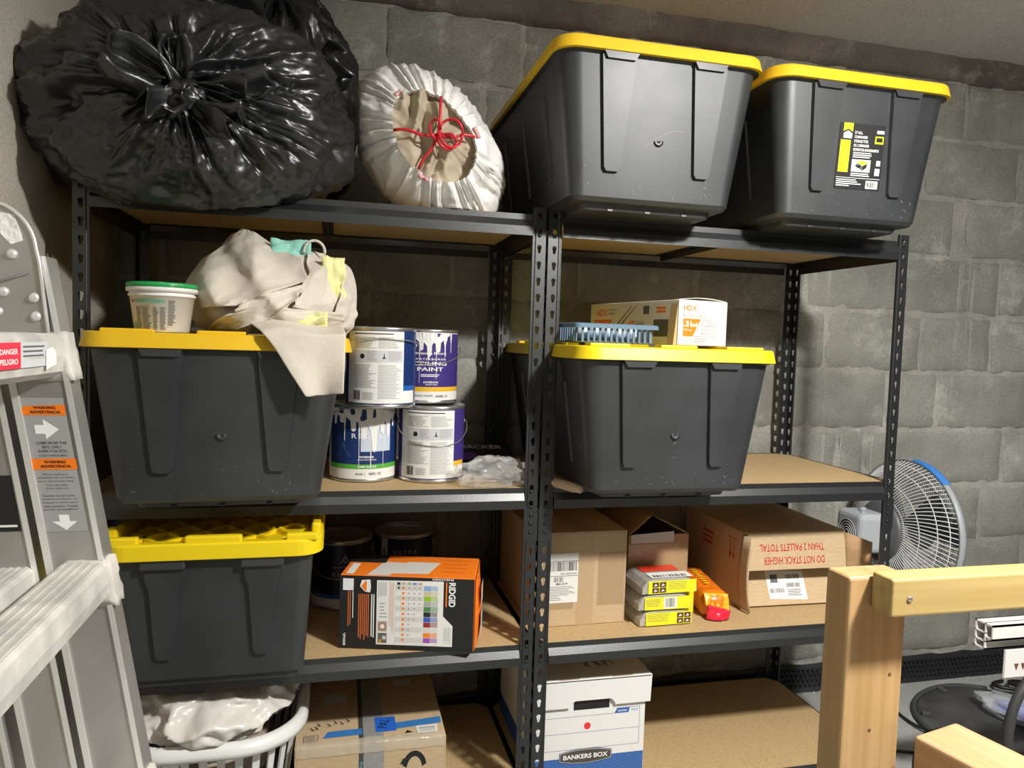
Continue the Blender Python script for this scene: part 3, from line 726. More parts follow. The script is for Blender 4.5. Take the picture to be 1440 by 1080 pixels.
# inner lip folding back into the mouth
lip0 = rings[0]; cm = sum(lip0, Vector()) / len(lip0)
mb.loft([lip0, [p + (cm - p) * 0.02 + Vector((0, 0.012, 0)) for p in lip0], [p + (cm - p) * -0.12 + Vector((0, 0.05, 0)) for p in lip0]], 0, True, False, False, True)
mb.v = [(x - ow.x, y - ow.y, z - ow.z) for x, y, z in mb.v]; mb.build('sack', M_wbag, wb)
mb = MB(); G = []
for j in range(30):
    rr = j / 29; row = []
    for i in range(97):
        th = 2 * math.pi * (i % 96) / 96; p = cm + (lip0[int(len(lip0) * (i % 96) / 96)] - cm) * (rr * 1.06)
        f_ = 0.030 * ridge(p.x * 15 - p.z * 7 + 0.9 * noise.noise(p * 14)) + 0.014 * (0.5 - abs(noise.noise(p * 30))) + 0.022 * noise.noise(p * 13 + Vector((3, 1, 0))) - 0.012
        row.append(p + Vector((0, 0.012 - f_ + 0.015 * rr, 0)) - ow)
    G.append(row)
mb.grid(G); mb.build('clothes', M_khaki, wb)
def ribbon(pts, w, name, m, par, seed=0):
    mb = MB(); mb.tube(pts, w, 6); return mb.build(name, m, par)
kx = cm + Vector((0.006, -0.022, -0.004)) - ow
def L0(f): return lip0[int(len(lip0) * f) % len(lip0)] - ow + Vector((0, -0.004, 0))
def near(dx, dz): return min(lip0, key=lambda p: -((p - cm).normalized().dot(Vector((dx, 0, dz)).normalized()))) - ow + Vector((0, -0.005, 0))
for (dx, dz) in ((0.12, 1), (-1, 0.05), (1, 0.05), (-0.45, -1)):
    e_ = near(dx, dz); ribbon([e_ + (kx - e_) * a + Vector((0, -0.006 * math.sin(a * math.pi), 0.004 * math.sin(a * 7))) for a in np.linspace(0, 1, 8)], 0.0034, 'drawstring', M_tie, wb)
for (cx_, cz_, rx_, rz_) in ((0.026, 0.006, 0.026, 0.030), (0.018, -0.012, 0.020, 0.016), (-0.008, 0.012, 0.012, 0.02)):
    ribbon([kx + Vector((cx_ + rx_ * math.cos(t_), -0.008 - 0.008 * math.sin(t_ * 2), cz_ + rz_ * math.sin(t_))) for t_ in np.linspace(0, 2 * math.pi, 20)], 0.0030, 'bow_loop', M_tie, wb)
for f_ in (0.12, 0.44, 0.80):   # pink hem where the string shows through the film
    ids = [int(len(lip0) * (f_ + 0.035 * k / 6)) % len(lip0) for k in range(7)]
    mb = MB(); mb.tube([rings[2][i] - ow + Vector((0, -0.003, 0)) for i in ids], 0.005, 6); mb.build('drawstring_hem', mat('pink_hem', (0.72, 0.35, 0.38), 0.4), wb)

# ================================================================ CANVAS CLOTH, RAGS AND TUB ON THE TOTE
LT = ZS[3] + 0.347
BK = (0.197, -0.125)     # tub position
dc = thing('drop_cloth', 'heap of off white canvas drop cloth with one corner hanging over the tote', 'drop cloth', (0.40, 0.02, LT)); od = rel(dc)
OUT = [(-115, 0.155), (-90, 0.10), (-60, 0.115), (-35, 0.16), (-12, 0.180), (8, 0.182), (28, 0.185), (48, 0.150), (70, 0.135), (92, 0.135), (112, 0.170), (122, 0.180), (135, 0.165), (150, 0.178), (172, 0.188), (195, 0.170), (220, 0.125), (245, 0.155)]
HC = Vector((0.390, 0.0, 1.275))
def outline(deg):
    d_ = (deg + 115) % 360 - 115
    for (a0, r0), (a1, r1) in zip(OUT[:-1], OUT[1:]):
        if a0 <= d_ <= a1: f = (d_ - a0) / (a1 - a0); f = f * f * (3 - 2 * f) * 0.5 + f * 0.5; return r0 + (r1 - r0) * f
    return 0.155
def folds(x, z, seed):
    w = Vector((x * 7 + seed, z * 7, seed)); wx_, wz_ = noise.noise(w) * 0.05, noise.noise(w + Vector((9, 0, 0))) * 0.05
    x, z = x + wx_, z + wz_
    f1 = abs(noise.noise(Vector(((x * 0.8 + z * 0.6) * 9, (z * 0.8 - x * 0.6) * 3.5, seed)))); f2 = abs(noise.noise(Vector(((x * 0.4 - z * 0.9) * 15, (z * 0.4 + x * 0.9) * 5, seed + 3))))
    f3 = abs(noise.noise(Vector((x * 30, z * 30, seed + 7))))
    return 0.030 * (0.35 - f1) * 2 + 0.016 * (0.35 - f2) * 2 + 0.004 * (0.3 - f3)
def front_y(x, z, seed=1.0, amt=1.0):
    dx, dz = x - HC.x, z - HC.z; r = outline(math.degrees(math.atan2(dz, dx))); rho = min(1.0, math.hypot(dx, dz) / r)
    return -0.125 + 0.15 * rho ** 2.6 + 0.055 * max(0, dz) / 0.17 - folds(x, z, seed) * amt * (1 - 0.5 * rho)
rings = []; NA = 200
for j in range(78):
    b_ = j / 77; ring = []
    for i in range(NA):
        dg = 360.0 * i / NA; r = outline(dg)
        if b_ <= 0.62: rho = math.sin(b_ / 0.62 * math.pi / 2); x = HC.x + r * rho * math.cos(R(dg)); z = HC.z + r * rho * math.sin(R(dg)); y = front_y(x, z)
        else:
            q = (b_ - 0.62) / 0.38; rho = math.cos(q * math.pi / 2) ** 0.6 if q < 1 else 0.0; x = HC.x + r * rho * math.cos(R(dg)); z = HC.z + r * rho * math.sin(R(dg)); y = front_y(HC.x + r * math.cos(R(dg)) * .999, HC.z + r * math.sin(R(dg)) * .999) + 0.10 * math.sin(q * math.pi / 2)
        n3 = noise.noise(Vector((x * 12, z * 12, y * 12))) * 0.008
        ring.append(Vector((min(0.572, x + n3), y, max(LT + 0.0035, min(1.449, z + n3)))) - od)
    rings.append(ring)
mb = MB(); mb.loft(rings, 0, True, False, False, True); mb.build('heap', M_canvas, dc)
def layer(name, L_, R_, off, seed, curl=0.012, n=30, m=26):
    """a fold of cloth lying over the heap between a left and a right boundary polyline (x, z)"""
    def at(pl, f):
        f *= len(pl) - 1; k = min(int(f), len(pl) - 2); g = f - k; return Vector((pl[k][0] + (pl[k + 1][0] - pl[k][0]) * g, 0, pl[k][1] + (pl[k + 1][1] - pl[k][1]) * g))
    G = []
    for i in range(n + 1):
        a_, b_ = at(L_, i / n), at(R_, i / n); row = []
        for j in range(m + 1):
            p = a_.lerp(b_, j / m); e_ = min(i, n - i) / n; e2 = min(j, m - j) / m; ed = max(0, 1 - min(e_, e2) * 7)
            y = front_y(p.x, p.z, 1.0, 0.75) - off - folds(p.x, p.z, seed) * 0.6 - curl * ed * (0.4 + noise.noise(Vector((i * .2, j * .2, seed))))
            row.append(Vector((p.x + 0.006 * noise.noise(Vector((i * .3, j * .3, seed))), y, max(LT + 0.006, p.z))) - od)
        G.append(row)
    mb = MB(); mb.grid(G); o = mb.build(name, M_canvas, dc); solid(o, 0.002); subsurf(o); return o
layer('top_fold', [(0.322, 1.440), (0.262, 1.372), (0.246, 1.315), (0.252, 1.255)], [(0.352, 1.430), (0.452, 1.368), (0.470, 1.325), (0.345, 1.262)], 0.016, 4.0)
layer('side_fold', [(0.462, 1.398), (0.468, 1.34), (0.452, 1.285), (0.440, 1.262)], [(0.500, 1.392), (0.506, 1.36), (0.505, 1.30), (0.488, 1.258)], 0.012, 6.0, 0.008, 24, 16)
layer('end_fold', [(0.535, 1.378), (0.538, 1.31), (0.528, 1.27), (0.505, 1.225)], [(0.548, 1.372), (0.566, 1.30), (0.572, 1.26), (0.562, 1.222)], 0.008, 9.0, 0.006, 24, 12)
layer('front_fold', [(0.350, 1.272), (0.335, 1.25), (0.300, 1.235), (0.262, 1.214)], [(0.462, 1.312), (0.452, 1.28), (0.400, 1.238), (0.338, 1.216)], 0.024, 2.0, 0.018)
layer('front_fold', [(0.372, 1.262), (0.362, 1.248), (0.362, 1.232), (0.372, 1.222)], [(0.535, 1.258), (0.545, 1.245), (0.55, 1.232), (0.548, 1.222)], 0.020, 3.0, 0.008, 16, 26)
# hem loop standing up at the top
mb = MB(); mb.tube([Vector((0.478 + 0.022 * math.cos(a_), 0.0, 1.392 + 0.024 * math.sin(a_))) - od for a_ in np.linspace(R(-10), R(190), 14)], 0.0032, 6); mb.build('hem_loop', M_canvas, dc)
# the corner hanging down in front
G = []
for i in range(35):
    f = i / 34; row = []
    if f < 0.3: g = f / 0.3; xl, xr, z, y = 0.352 + 0.035 * g, 0.538 + 0.008 * g, LT + 0.030 - 0.020 * g, -0.14 - 0.062 * g
    else:
        g = (f - 0.3) / 0.7; xl, xr = 0.387 + 0.085 * g ** 0.9, 0.546 - 0.003 * g; z = LT + 0.010 - 0.121 * g; y = -0.207 - 0.010 * math.sin(g * 2.2)
    for j in range(25):
        h = j / 24; x = xl + (xr - xl) * h
        row.append(Vector((x, y - 0.007 * math.sin(h * 5.5 + f * 2) * f - 0.012 * h * f, z + (0.004 * noise.noise(Vector((h * 3, f * 3, 2))) if f > 0.3 else 0.006 * math.sin(h * 6))  + (0.008 * (h - 0.5) * f))) - od)
    G.append(row)
mb = MB(); mb.grid(G); o = mb.build('hanging_corner', M_canvas, dc); solid(o, 0.002); subsurf(o)
M_teal = mat('teal_rag_cloth', (0.30, 0.62, 0.53), 0.9, spec=0.1); M_yrag = mat('yellow_rag_cloth', (0.78, 0.74, 0.28), 0.9, spec=0.1, col2=(0.8, 0.78, 0.45), vscale=10)
def rag(name, label, m, c, sx, sy, rot, seed):
    G = []; M3 = Matrix.Rotation(R(rot[2]), 4, 'Z') @ Matrix.Rotation(R(rot[0]), 4, 'X') @ Matrix.Rotation(R(rot[1]), 4, 'Y')
    for i in range(17):
        G.append([M3 @ Vector(((j / 16 - .5) * sx, (i / 16 - .5) * sy, 0.014 * noise.noise(Vector((i * 0.22, j * 0.22, seed))) + 0.006 * noise.noise(Vector((i * 0.6, j * 0.6, seed))))) for j in range(17)])
    mb = MB(); mb.grid(G); o = mb.build(name, m, None, c); solid(o, 0.003); tag(o, label, 'rag'); return o
rag('cleaning_rag', 'small teal cleaning rag poking out of the canvas heap', M_teal, (0.428, front_y(0.43, 1.385) - 0.004, 1.386), 0.085, 0.06, (80, 4, 0), 2)
rag('cleaning_rag', 'yellow rag poking out at the paint can end of the canvas heap', M_yrag, (0.520, front_y(0.52, 1.33) - 0.006, 1.330), 0.050, 0.10, (82, 14, 8), 5)
rag('cleaning_rag', 'pale yellow rag showing under the front fold of the canvas heap', M_yrag, (0.462, front_y(0.46, 1.25) - 0.028, 1.240), 0.095, 0.030, (70, 0, 0), 8)
# plaster tub with a green lid
M_tub = mat('white_tub_plastic', (0.82, 0.81, 0.77), 0.4); M_glid = mat('green_lid_plastic', (0.02, 0.36, 0.09), 0.35, col2=(0.45, 0.6, 0.47), vscale=60, ramp=(0.30, 0.42))
tb = thing('plaster_tub', 'white plastic tub with green lid and printed instructions on the tote lid', 'tub', (BK[0], BK[1], LT + 0.0005), R(-4))
mb = MB(); mb.lathe([(0.045, 0.0), (0.0485, 0.002), (0.0575, 0.068), (0.060, 0.068), (0.0605, 0.072), (0.058, 0.073), (0.0585, 0.077), (0.0635, 0.077), (0.064, 0.084), (0.061, 0.086), (0.055, 0.086)], 48); mb.build('tub', M_tub, tb)
mb = MB(); mb.lathe([(0.0612, 0.085), (0.0635, 0.0855), (0.0637, 0.092), (0.061, 0.0945), (0.054, 0.0945), (0.052, 0.0925)], 48); mb.build('lid', M_glid, tb)
M_gp = mat('green_print', (0.16, 0.45, 0.30), 0.5)
d = Decal(cyl_frame(0.0, 0.0492, -88, 0.13))
d.lines(M_gp, -0.036, 0.054, 0.018, 0.061, 4, 1, 3, 0.6, 'print', seg=6, full=0.1)
d.rect('print', M_red, -0.046, 0.056, -0.039, 0.060, 1, 2)
for (a, b, sd) in ((-0.035, -0.024, 4), (-0.022, -0.006, 5), (-0.003, 0.006, 6), (0.008, 0.018, 7)): d.lines(M_dgrey, a, 0.004, b, 0.047, 16, 1, sd, 0.45, seg=2, full=0.4)
d.lines(M_dgrey, 0.021, 0.012, 0.034, 0.060, 18, 1, 11, 0.5, seg=2, full=0.4); d.poly('print', M_gp, [(-0.045, 0.0), (-0.038, 0.0), (-0.038, 0.015), (-0.042, 0.022), (-0.045, 0.014)], 1)
d.build(tb)

# ================================================================ PAINT CANS
M_tin = mat('tin_plate', (0.70, 0.70, 0.68), 0.28, metal=0.9, var=0.2, vscale=20)
M_navy = mat('navy_label', (0.012, 0.035, 0.14), 0.35); M_navy2 = mat('deep_navy_label', (0.008, 0.014, 0.045), 0.4)
M_purple = mat('purple_label', (0.055, 0.035, 0.20), 0.35); M_purple2 = mat('light_purple_facet', (0.12, 0.09, 0.30), 0.4)
M_navyf = mat('navy_facet', (0.03, 0.07, 0.22), 0.4); M_green = mat('green_band', (0.10, 0.42, 0.05), 0.4); M_gold = mat('gold_band', (0.85, 0.48, 0.02), 0.4)
M_blue = mat('blue_band', (0.02, 0.12, 0.45), 0.4); M_drip = mat('white_paint', (0.84, 0.83, 0.80), 0.25, bump=0.3, bscale=80, bdist=0.003)
M_paleblue = mat('pale_blue_wash', (0.58, 0.64, 0.75), 0.35)
CR, CHH = 0.0815, 0.187
mb = MB(); mb.lathe([(0.077, 0.003), (0.080, 0.0), (CR + 0.0012, 0.001), (CR + 0.0014, 0.006), (CR, 0.008), (CR, CHH - 0.008), (CR + 0.0014, CHH - 0.006), (CR + 0.0016, CHH), (0.077, CHH), (0.0755, CHH - 0.005)], 56); can_body = mb.mesh('can_body', M_tin)
mb = MB(); mb.lathe([(0.0752, CHH - 0.0055), (0.0745, CHH - 0.002), (0.072, CHH - 0.0005), (0.070, CHH - 0.002), (0.0685, CHH - 0.006), (0.02, CHH - 0.0055)], 48); can_lid = mb.mesh('lid', M_tin)
def can(x, y, z, rz, label, wrap_m, bail=0.0, group=None, bail_up=None):
    t = thing('paint_can', label, 'paint can', (x, y, z), R(rz), group)
    inst('can_body', can_body, t); inst('lid', can_lid, t)
    mb = MB(); rr = CR + 0.0005
    mb.loft([[(rr * math.cos(2 * math.pi * i / 72), rr * math.sin(2 * math.pi * i / 72), zz) for i in range(72)] for zz in (0.0085, CHH - 0.0085)], 0, True, False, False, True); mb.build('paper_wrap', wrap_m, t)
    # ears and wire handle
    for s_ in (-1, 1):
        mb = MB(); mb.lathe([(0.0065, 0), (0.0065, 0.002), (0.003, 0.0035), (0.0001, 0.0035)], 14, M=Matrix.Translation((s_ * (CR + 0.0003), 0, 0.145)) @ Matrix.Rotation(R(90 * s_), 4, 'Y')); mb.build('handle_ear', M_tin, t)
    a = R(bail); pts = []
    for k in range(25):
        th = math.pi * k / 24; px = -(CR + 0.007) * math.cos(th); hh = 0.088 * math.sin(th) ** 0.8
        pts.append((px, -hh * math.cos(a) , 0.145 + hh * math.sin(a)))
    mb = MB()
    def keep(p):
        p = Vector(p); l = math.hypot(p.x, p.y)
        if l < CR + 0.0035 and p.z < CHH + 0.002: p.x *= (CR + 0.0035) / max(l, 1e-5); p.y *= (CR + 0.0035) / max(l, 1e-5)
        return p
    mb.tube([keep(p) for p in pts], 0.0013, 6); mb.build('wire_handle', mat('galvanised_wire', (0.55, 0.55, 0.54), 0.35, metal=0.8), t)
    return t
def backside(t, side_m, band_m, a0=-92.0):
    """the white instruction side of a label"""
    d = Decal(cyl_frame(0.0, CR + 0.0006, a0)); Wd = 0.088
    d.rect('instruction_panel', M_white, -Wd, 0.011, 0.058, CHH - 0.010, 1, 26)
    d.rect('label_side', side_m, 0.058, 0.052, 0.10, CHH - 0.010, 1, 6); d.rect('label_side', band_m, 0.058, 0.040, 0.10, 0.052, 1, 6); d.rect('label_side', M_white, 0.058, 0.011, 0.10, 0.040, 1, 6)
    d.lines(M_ink, -0.066, 0.168, 0.034, 0.172, 1, 2, 1, 0.6, seg=8)
    d.rect('panel_tint', M_lgrey, -0.070, 0.105, 0.055, 0.133, 2, 18)
    for (u0, v0, u1, v1, n, sd) in ((-0.066, 0.136, -0.008, 0.163, 9, 1), (-0.004, 0.136, 0.052, 0.163, 9, 2), (-0.030, 0.108, -0.008, 0.131, 7, 3), (0.018, 0.108, 0.052, 0.131, 7, 4), (-0.066, 0.045, -0.008, 0.100, 17, 5), (-0.004, 0.020, 0.054, 0.100, 24, 6), (-0.04, 0.018, -0.012, 0.036, 6, 7)):
        d.lines(M_grey, u0, v0, u1, v1, n, 3, sd, 0.4, seg=4, full=0.35)
    d.disc('symbol', M_ink, -0.042, 0.119, 0.006, 3); d.poly('symbol', M_ink, [(0.004, 0.114), (0.014, 0.114), (0.0105, 0.117), (0.0095, 0.126), (0.0085, 0.126), (0.0075, 0.117)], 4)
    d.bars(M_ink, -0.066, 0.018, -0.045, 0.040, 12, 3, 5)
    d.build(t)
def drips(t, a0, top, spots, seed, m=None):
    d = Decal(cyl_frame(0.0, CR + 0.0016, a0)); rg = random.Random(seed)
    for (u, w, l) in spots:
        n = 5
        pts = [(u - w, top), (u - w * 0.9, top - l * 0.35), (u - w * 0.35, top - l * 0.55), (u - w * 0.28, top - l * 0.93), (u, top - l), (u + w * 0.28, top - l * 0.93), (u + w * 0.35, top - l * 0.5), (u + w * 0.9, top - l * 0.3), (u + w, top)]
        d.poly('paint_drips', m or M_drip, pts, 2 + rg.randint(0, 3))
    d.build(t)
CG = None
# front: blue can, paint spilled down its side
t = can(0.598, 0.180, ZS[3] + 0.0004, 0, 'blue and white paint can with thick white drips, bottom of the stack beside the tote', M_white, 24)
d = Decal(cyl_frame(0.0, CR + 0.0007, -88.0))
d.rect('label_front', M_navy, -0.105, 0.044, 0.105, CHH - 0.01, 1, 30); d.rect('label_band', M_green, -0.105, 0.033, 0.105, 0.044, 1, 30)
d.poly('label_front', M_navyf, [(-0.078, 0.062), (-0.056, 0.100), (-0.034, 0.062), (-0.042, 0.062), (-0.056, 0.086), (-0.070, 0.062)], 2)
d.rect('paint_drips', M_paleblue, -0.012, 0.075, 0.066, 0.14, 2, 10)
d.text(M_wtxt, 'REGAL', 0.004, 0.113, 0.012, 0.075, lv=7, bold=0.01, sp=1.35)
d.text(M_wtxt, 'INTERIOR', 0.002, 0.062, 0.0048, 0.036, lv=3, bold=0.03); d.text(M_wtxt, 'Acrylic Paint & Primer', 0.004, 0.055, 0.0042, 0.046, lv=3, bold=0.02)
d.text(M_wtxt, 'SEMI-GLOSS', 0.004, 0.0385, 0.005, 0.045, lv=3, bold=0.02); d.text(M_dgrey, 'BASE 1', -0.012, 0.021, 0.0055, 0.022, lv=3); d.text(M_ink, 'N551 1X', 0.024, 0.021, 0.0066, 0.03, lv=3)
d.build(t)
drips(t, -88.0, CHH - 0.009, [(-0.06, 0.022, 0.035), (-0.03, 0.02, 0.055), (-0.005, 0.022, 0.075), (0.02, 0.02, 0.105), (0.04, 0.018, 0.06), (0.058, 0.016, 0.07), (0.012, 0.003, 0.15), (-0.016, 0.002, 0.148), (0.044, 0.002, 0.145), (-0.052, 0.004, 0.08), (0.075, 0.01, 0.045), (-0.082, 0.014, 0.04)], 4)
# front: white instruction side, purple edge, dripped a little
t = can(0.766, 0.158, ZS[3] + 0.0004, 2, 'paint can showing white instruction label with purple edge, handle hanging down in front', M_purple, -38)
backside(t, M_purple, M_gold, -98.0); drips(t, -98, 0.148, [(-0.046, 0.002, 0.02)], 2)
# upper: white instruction side, blue edge
t = can(0.633, 0.10, ZS[3] + 0.0008 + CHH, 1, 'paint can showing white instruction label with blue edge, stacked next to the canvas heap', M_navy, 10)
backside(t, M_navy, M_blue, -96.0)
# upper back: purple ceiling paint
t = can(0.756, 0.233, ZS[3] + 0.0008 + CHH, 0, 'purple and white can of ceiling paint stacked on the can with the hanging handle', M_white, -30)
d = Decal(cyl_frame(0.0, CR + 0.0007, -84.0))
d.rect('label_front', M_purple, -0.11, 0.042, 0.11, CHH - 0.010, 1, 30); d.rect('label_band', M_gold, -0.11, 0.031, 0.11, 0.042, 1, 30)
d.poly('label_front', M_purple2, [(0.0, 0.043), (0.03, 0.075), (0.05, 0.043)], 2); d.poly('label_front', M_purple2, [(-0.05, 0.043), (-0.05, 0.065), (-0.03, 0.043)], 2)
d.text(M_wtxt, 'Benjamin Moore', -0.006, 0.126, 0.0085, 0.082, lv=7, bold=0.015); d.text(M_wtxt, 'WATERBORNE', -0.006, 0.112, 0.005, 0.082, lv=3, bold=0.02, sp=1.3)
d.text(M_wtxt, 'CEILING', -0.006, 0.101, 0.0095, 0.086, lv=7, bold=0.02); d.text(M_wtxt, 'PAINT', -0.006, 0.087, 0.0095, 0.066, lv=7, bold=0.02)
d.lines(M_wtxt, -0.03, 0.066, 0.02, 0.074, 2, 3, 3, 0.5, seg=5); d.text(M_wtxt, 'INTERIOR', -0.004, 0.054, 0.0046, 0.038, lv=3, bold=0.03); d.text(M_wtxt, 'Acrylic Paint', -0.003, 0.048, 0.004, 0.03, lv=3, bold=0.02)
d.text(M_dgrey, 'CEILING WHITE', -0.024, 0.020, 0.0048, 0.05, lv=3); d.text(M_ink, 'N508 1X', 0.026, 0.019, 0.0058, 0.034, lv=3); d.build(t)
drips(t, -84.0, CHH - 0.009, [(-0.03, 0.016, 0.045), (-0.01, 0.018, 0.06), (0.012, 0.02, 0.05), (0.034, 0.014, 0.02), (-0.048, 0.012, 0.03), (0.052, 0.003, 0.05), (-0.034, 0.0016, 0.13), (0.008, 0.0016, 0.12), (0.032, 0.005, 0.062), (-0.012, 0.007, 0.07)], 8)
# two dark cans on the shelf below
M_silver = mat('silver_print', (0.42, 0.43, 0.46), 0.45)
for (x, y, lab, words) in ((0.552, 0.378, 'dark navy paint can half hidden by the lattice lidded tote', 'REGAL'), (0.728, 0.42, 'dark navy paint can at the back behind the orange and black carton', 'ULTRA')):
    t = can(x, y, ZS[2] + 0.0004, 0, lab, M_white, -42); d = Decal(cyl_frame(0.0, CR + 0.0007, -92.0))
    d.rect('label_front', M_navy2, -0.13, 0.043, 0.115, CHH - 0.01, 1, 30); d.rect('label_band', M_blue, -0.13, 0.032, 0.115, 0.043, 1, 30)
    if words == 'REGAL':
        d.poly('emblem', M_silver, [(-0.001, 0.129), (0.012, 0.15), (0.025, 0.129), (0.021, 0.129), (0.012, 0.143), (0.003, 0.129)], 2); d.poly('emblem', M_silver, [(0.007, 0.129), (0.012, 0.137), (0.017, 0.129)], 2)
        d.text(M_silver, 'Benjamin Moore', 0.012, 0.118, 0.007, 0.062, lv=2, bold=0.01); d.text(M_silver, 'REGAL', 0.012, 0.098, 0.0115, 0.068, lv=2, sp=1.3)
    else:
        d.rect('label_side', M_lgrey, -0.075, 0.043, -0.052, CHH - 0.012, 2, 4); d.bars(M_ink, -0.068, 0.11, -0.058, 0.15, 8, 3, 2, vertical=False)
        d.text(M_silver, 'ULTRA', 0.0, 0.140, 0.0115, 0.068, lv=2, sp=1.2)
    d.build(t)

# ================================================================ SMALL THINGS ON THE CAN SHELF
M_clear = mat('clear_film', (0.92, 0.92, 0.90), 0.12, trans=0.0, spec=0.7, alpha=0.20, bump=0.6, bscale=22, bdist=0.02)
M_pack = mat('black_pouch', (0.02, 0.02, 0.024), 0.35); M_violet = mat('violet_print', (0.16, 0.03, 0.32), 0.4)
t = thing('screw_pouch', 'flat black and purple pouch leaning at the back beside the clear bag', 'pouch', (0.905, 0.25, ZS[3] + 0.001), R(-6))
mb = MB(); G = []
for i in range(9): G.append([((j / 14 - .5) * 0.19, -0.05 + 0.12 * i / 8, 0.004 + 0.055 * (i / 8) + 0.006 * noise.noise(Vector((i * .5, j * .4, 4)))) for j in range(15)])
mb.grid(G); solid(mb.build('pouch', M_pack, t), 0.006, -1)
d = Decal(lambda u, v, h: Vector((u, -0.05 + v, 0.0085 + 0.055 * v / 0.12 + h)))
d.text(M_lgrey, 'BACKER', 0.012, 0.098, 0.016, 0.115, lv=8, bold=0.01); d.poly('print', M_violet, [(-0.09, 0.045), (-0.02, 0.04), (0.0, 0.07), (-0.085, 0.082)], 7); d.build(t)
def film_lump(name, label, cat, c, rad, seed, m, nth=64, nph=32, amp=0.28, zmin=None, par=None):
    mb = MB(); rings = []
    for j in range(nph + 1):
        ph = math.pi * j / nph; ring = []
        for i in range(nth):
            th = 2 * math.pi * i / nth; dd = Vector((math.sin(ph) * math.cos(th), math.sin(ph) * math.sin(th), math.cos(ph)))
            s_ = 1 + amp * (0.5 - abs(noise.noise(dd * 1.9 + Vector((seed, 0, 0)))) * 2) + amp * 0.5 * (0.5 - abs(noise.noise(dd * 4.7 + Vector((0, seed, 0)))) * 2)
            p = Vector((dd.x * rad[0], dd.y * rad[1], dd.z * rad[2])) * s_
            if zmin is not None and p.z < zmin: p.z = zmin
            ring.append(p)
        rings.append(ring)
    mb.loft(rings, 0, True, False, False, True); o = mb.build(name, m, par, c)
    if label: tag(o, label, cat)
    return o
film_lump('clear_bag', 'crumpled clear plastic bag on the board beside the steel uprights', 'plastic bag', (0.900, 0.042, ZS[3] + 0.029), (0.088, 0.045, 0.040), 3.3, M_clear, zmin=-0.0275)
# wooden pole lying under the tote
M_pole = wood_mat('turned_pole_wood', (0.62, 0.47, 0.33), (0.42, 0.29, 0.19), 0)
mb = MB(); pth = [(-0.26, 0), (-0.02, 0), (-0.018, 0.0), (0.0, 0), (0.02, 0), (0.021, 0)]
mb.tube([(-0.40, 0, 0), (0.0, 0, 0), (0.002, 0, 0), (0.022, 0, 0), (0.024, 0, 0)], [0.0115, 0.0115, 0.0095, 0.0095, 0.0085], 14)
tag(mb.build('wooden_pole', M_pole, None, (1.076, -0.062, ZS[3] + 0.0125), (0, 0, R(-68))), 'thin wooden broom pole end sticking out beside the steel uprights', 'pole')

# ================================================================ ON THE OTHER TOTE: ROLL CARTON AND TRAY
t = thing('film_carton', 'long white and orange carton of plastic sheeting on a tote lid', 'carton', (1.345, -0.02, LT + 0.0075), R(13))
CW, CD, CHt = 0.155, 0.40, 0.112
mb = MB(); mb.bev(0, CW, 0, CD, 0, CHt, 0.0015, 1); mb.build('carton', M_white, t)
M_kraft = mat('kraft_inside', (0.50, 0.37, 0.19), 0.8)
mb = MB(); mb.prism([(-0.001, 0.0), (-0.001, CHt - 0.01), (-0.012, 0.0)], 0.004, 0.03, 'y'); mb.build('torn_flap', M_kraft, t)
mb = MB(); mb.grid([[(0.004 + (CW - 0.008) * i / 12, y, CHt + 0.0006 + 0.006 * math.sin(math.pi * i / 12)) for i in range(13)] for y in (0.002, 0.03)]); solid(mb.build('top_flap', M_white, t), 0.0012)
d = Decal(plane_frame((0, 0, 0), (1, 0, 0), (0, 0, 1)))
d.text(M_orange, 'HDX', 0.035, 0.092, 0.014, 0.042, lv=1, bold=0.025); d.text(M_dgrey, "Painter's Plastic", 0.053, 0.073, 0.0085, 0.082, lv=1); d.text(M_grey, "12' x 400'", 0.132, 0.09, 0.005, 0.022, lv=1)
d.poly('print', M_orange, [(0.014, 0.066), (0.070, 0.066), (0.045, 0.022), (0.014, 0.022)], 1)
d.text(M_wtxt, '.31', 0.028, 0.053, 0.014, 0.024, lv=2, bold=0.03); d.text(M_wtxt, 'mil', 0.0505, 0.0515, 0.0105, 0.017, lv=2, bold=0.02); d.text(M_wtxt, '7.87 µm', 0.029, 0.038, 0.005, 0.026, lv=2, bold=0.01)
for pl in ([(0.078, 0.064), (0.117, 0.064), (0.117, 0.052), (0.070, 0.052)], [(0.066, 0.048), (0.117, 0.048), (0.117, 0.022), (0.051, 0.022)]):
    for (p, q) in zip(pl, pl[1:] + pl[:1]):
        dx, dy = q[0] - p[0], q[1] - p[1]; l = math.hypot(dx, dy); nx_, ny_ = -dy / l * 0.0006, dx / l * 0.0006
        d.poly('print', M_dgrey, [(p[0] - nx_, p[1] - ny_), (q[0] - nx_, q[1] - ny_), (q[0] + nx_, q[1] + ny_), (p[0] + nx_, p[1] + ny_)], 1)
d.text(M_dgrey, 'CLEAR', 0.096, 0.058, 0.006, 0.028, lv=1); d.text(M_dgrey, '12 ft x', 0.092, 0.041, 0.0075, 0.036, lv=1); d.text(M_dgrey, '400 ft', 0.088, 0.030, 0.0075, 0.034, lv=1); d.lines(M_grey, 0.05, 0.006, 0.09, 0.018, 2, 1, 3, 0.6); d.build(t)
d = Decal(plane_frame((0, CD, 0), (0, -1, 0), (0, 0, 1)))   # long side
d.text(M_orange, 'HDX', 0.06, 0.085, 0.02, 0.055, lv=1, bold=0.025); d.text(M_dgrey, "Painter's", 0.115, 0.094, 0.007, 0.04, lv=1); d.text(M_dgrey, 'Plastic', 0.112, 0.083, 0.007, 0.032, lv=1)
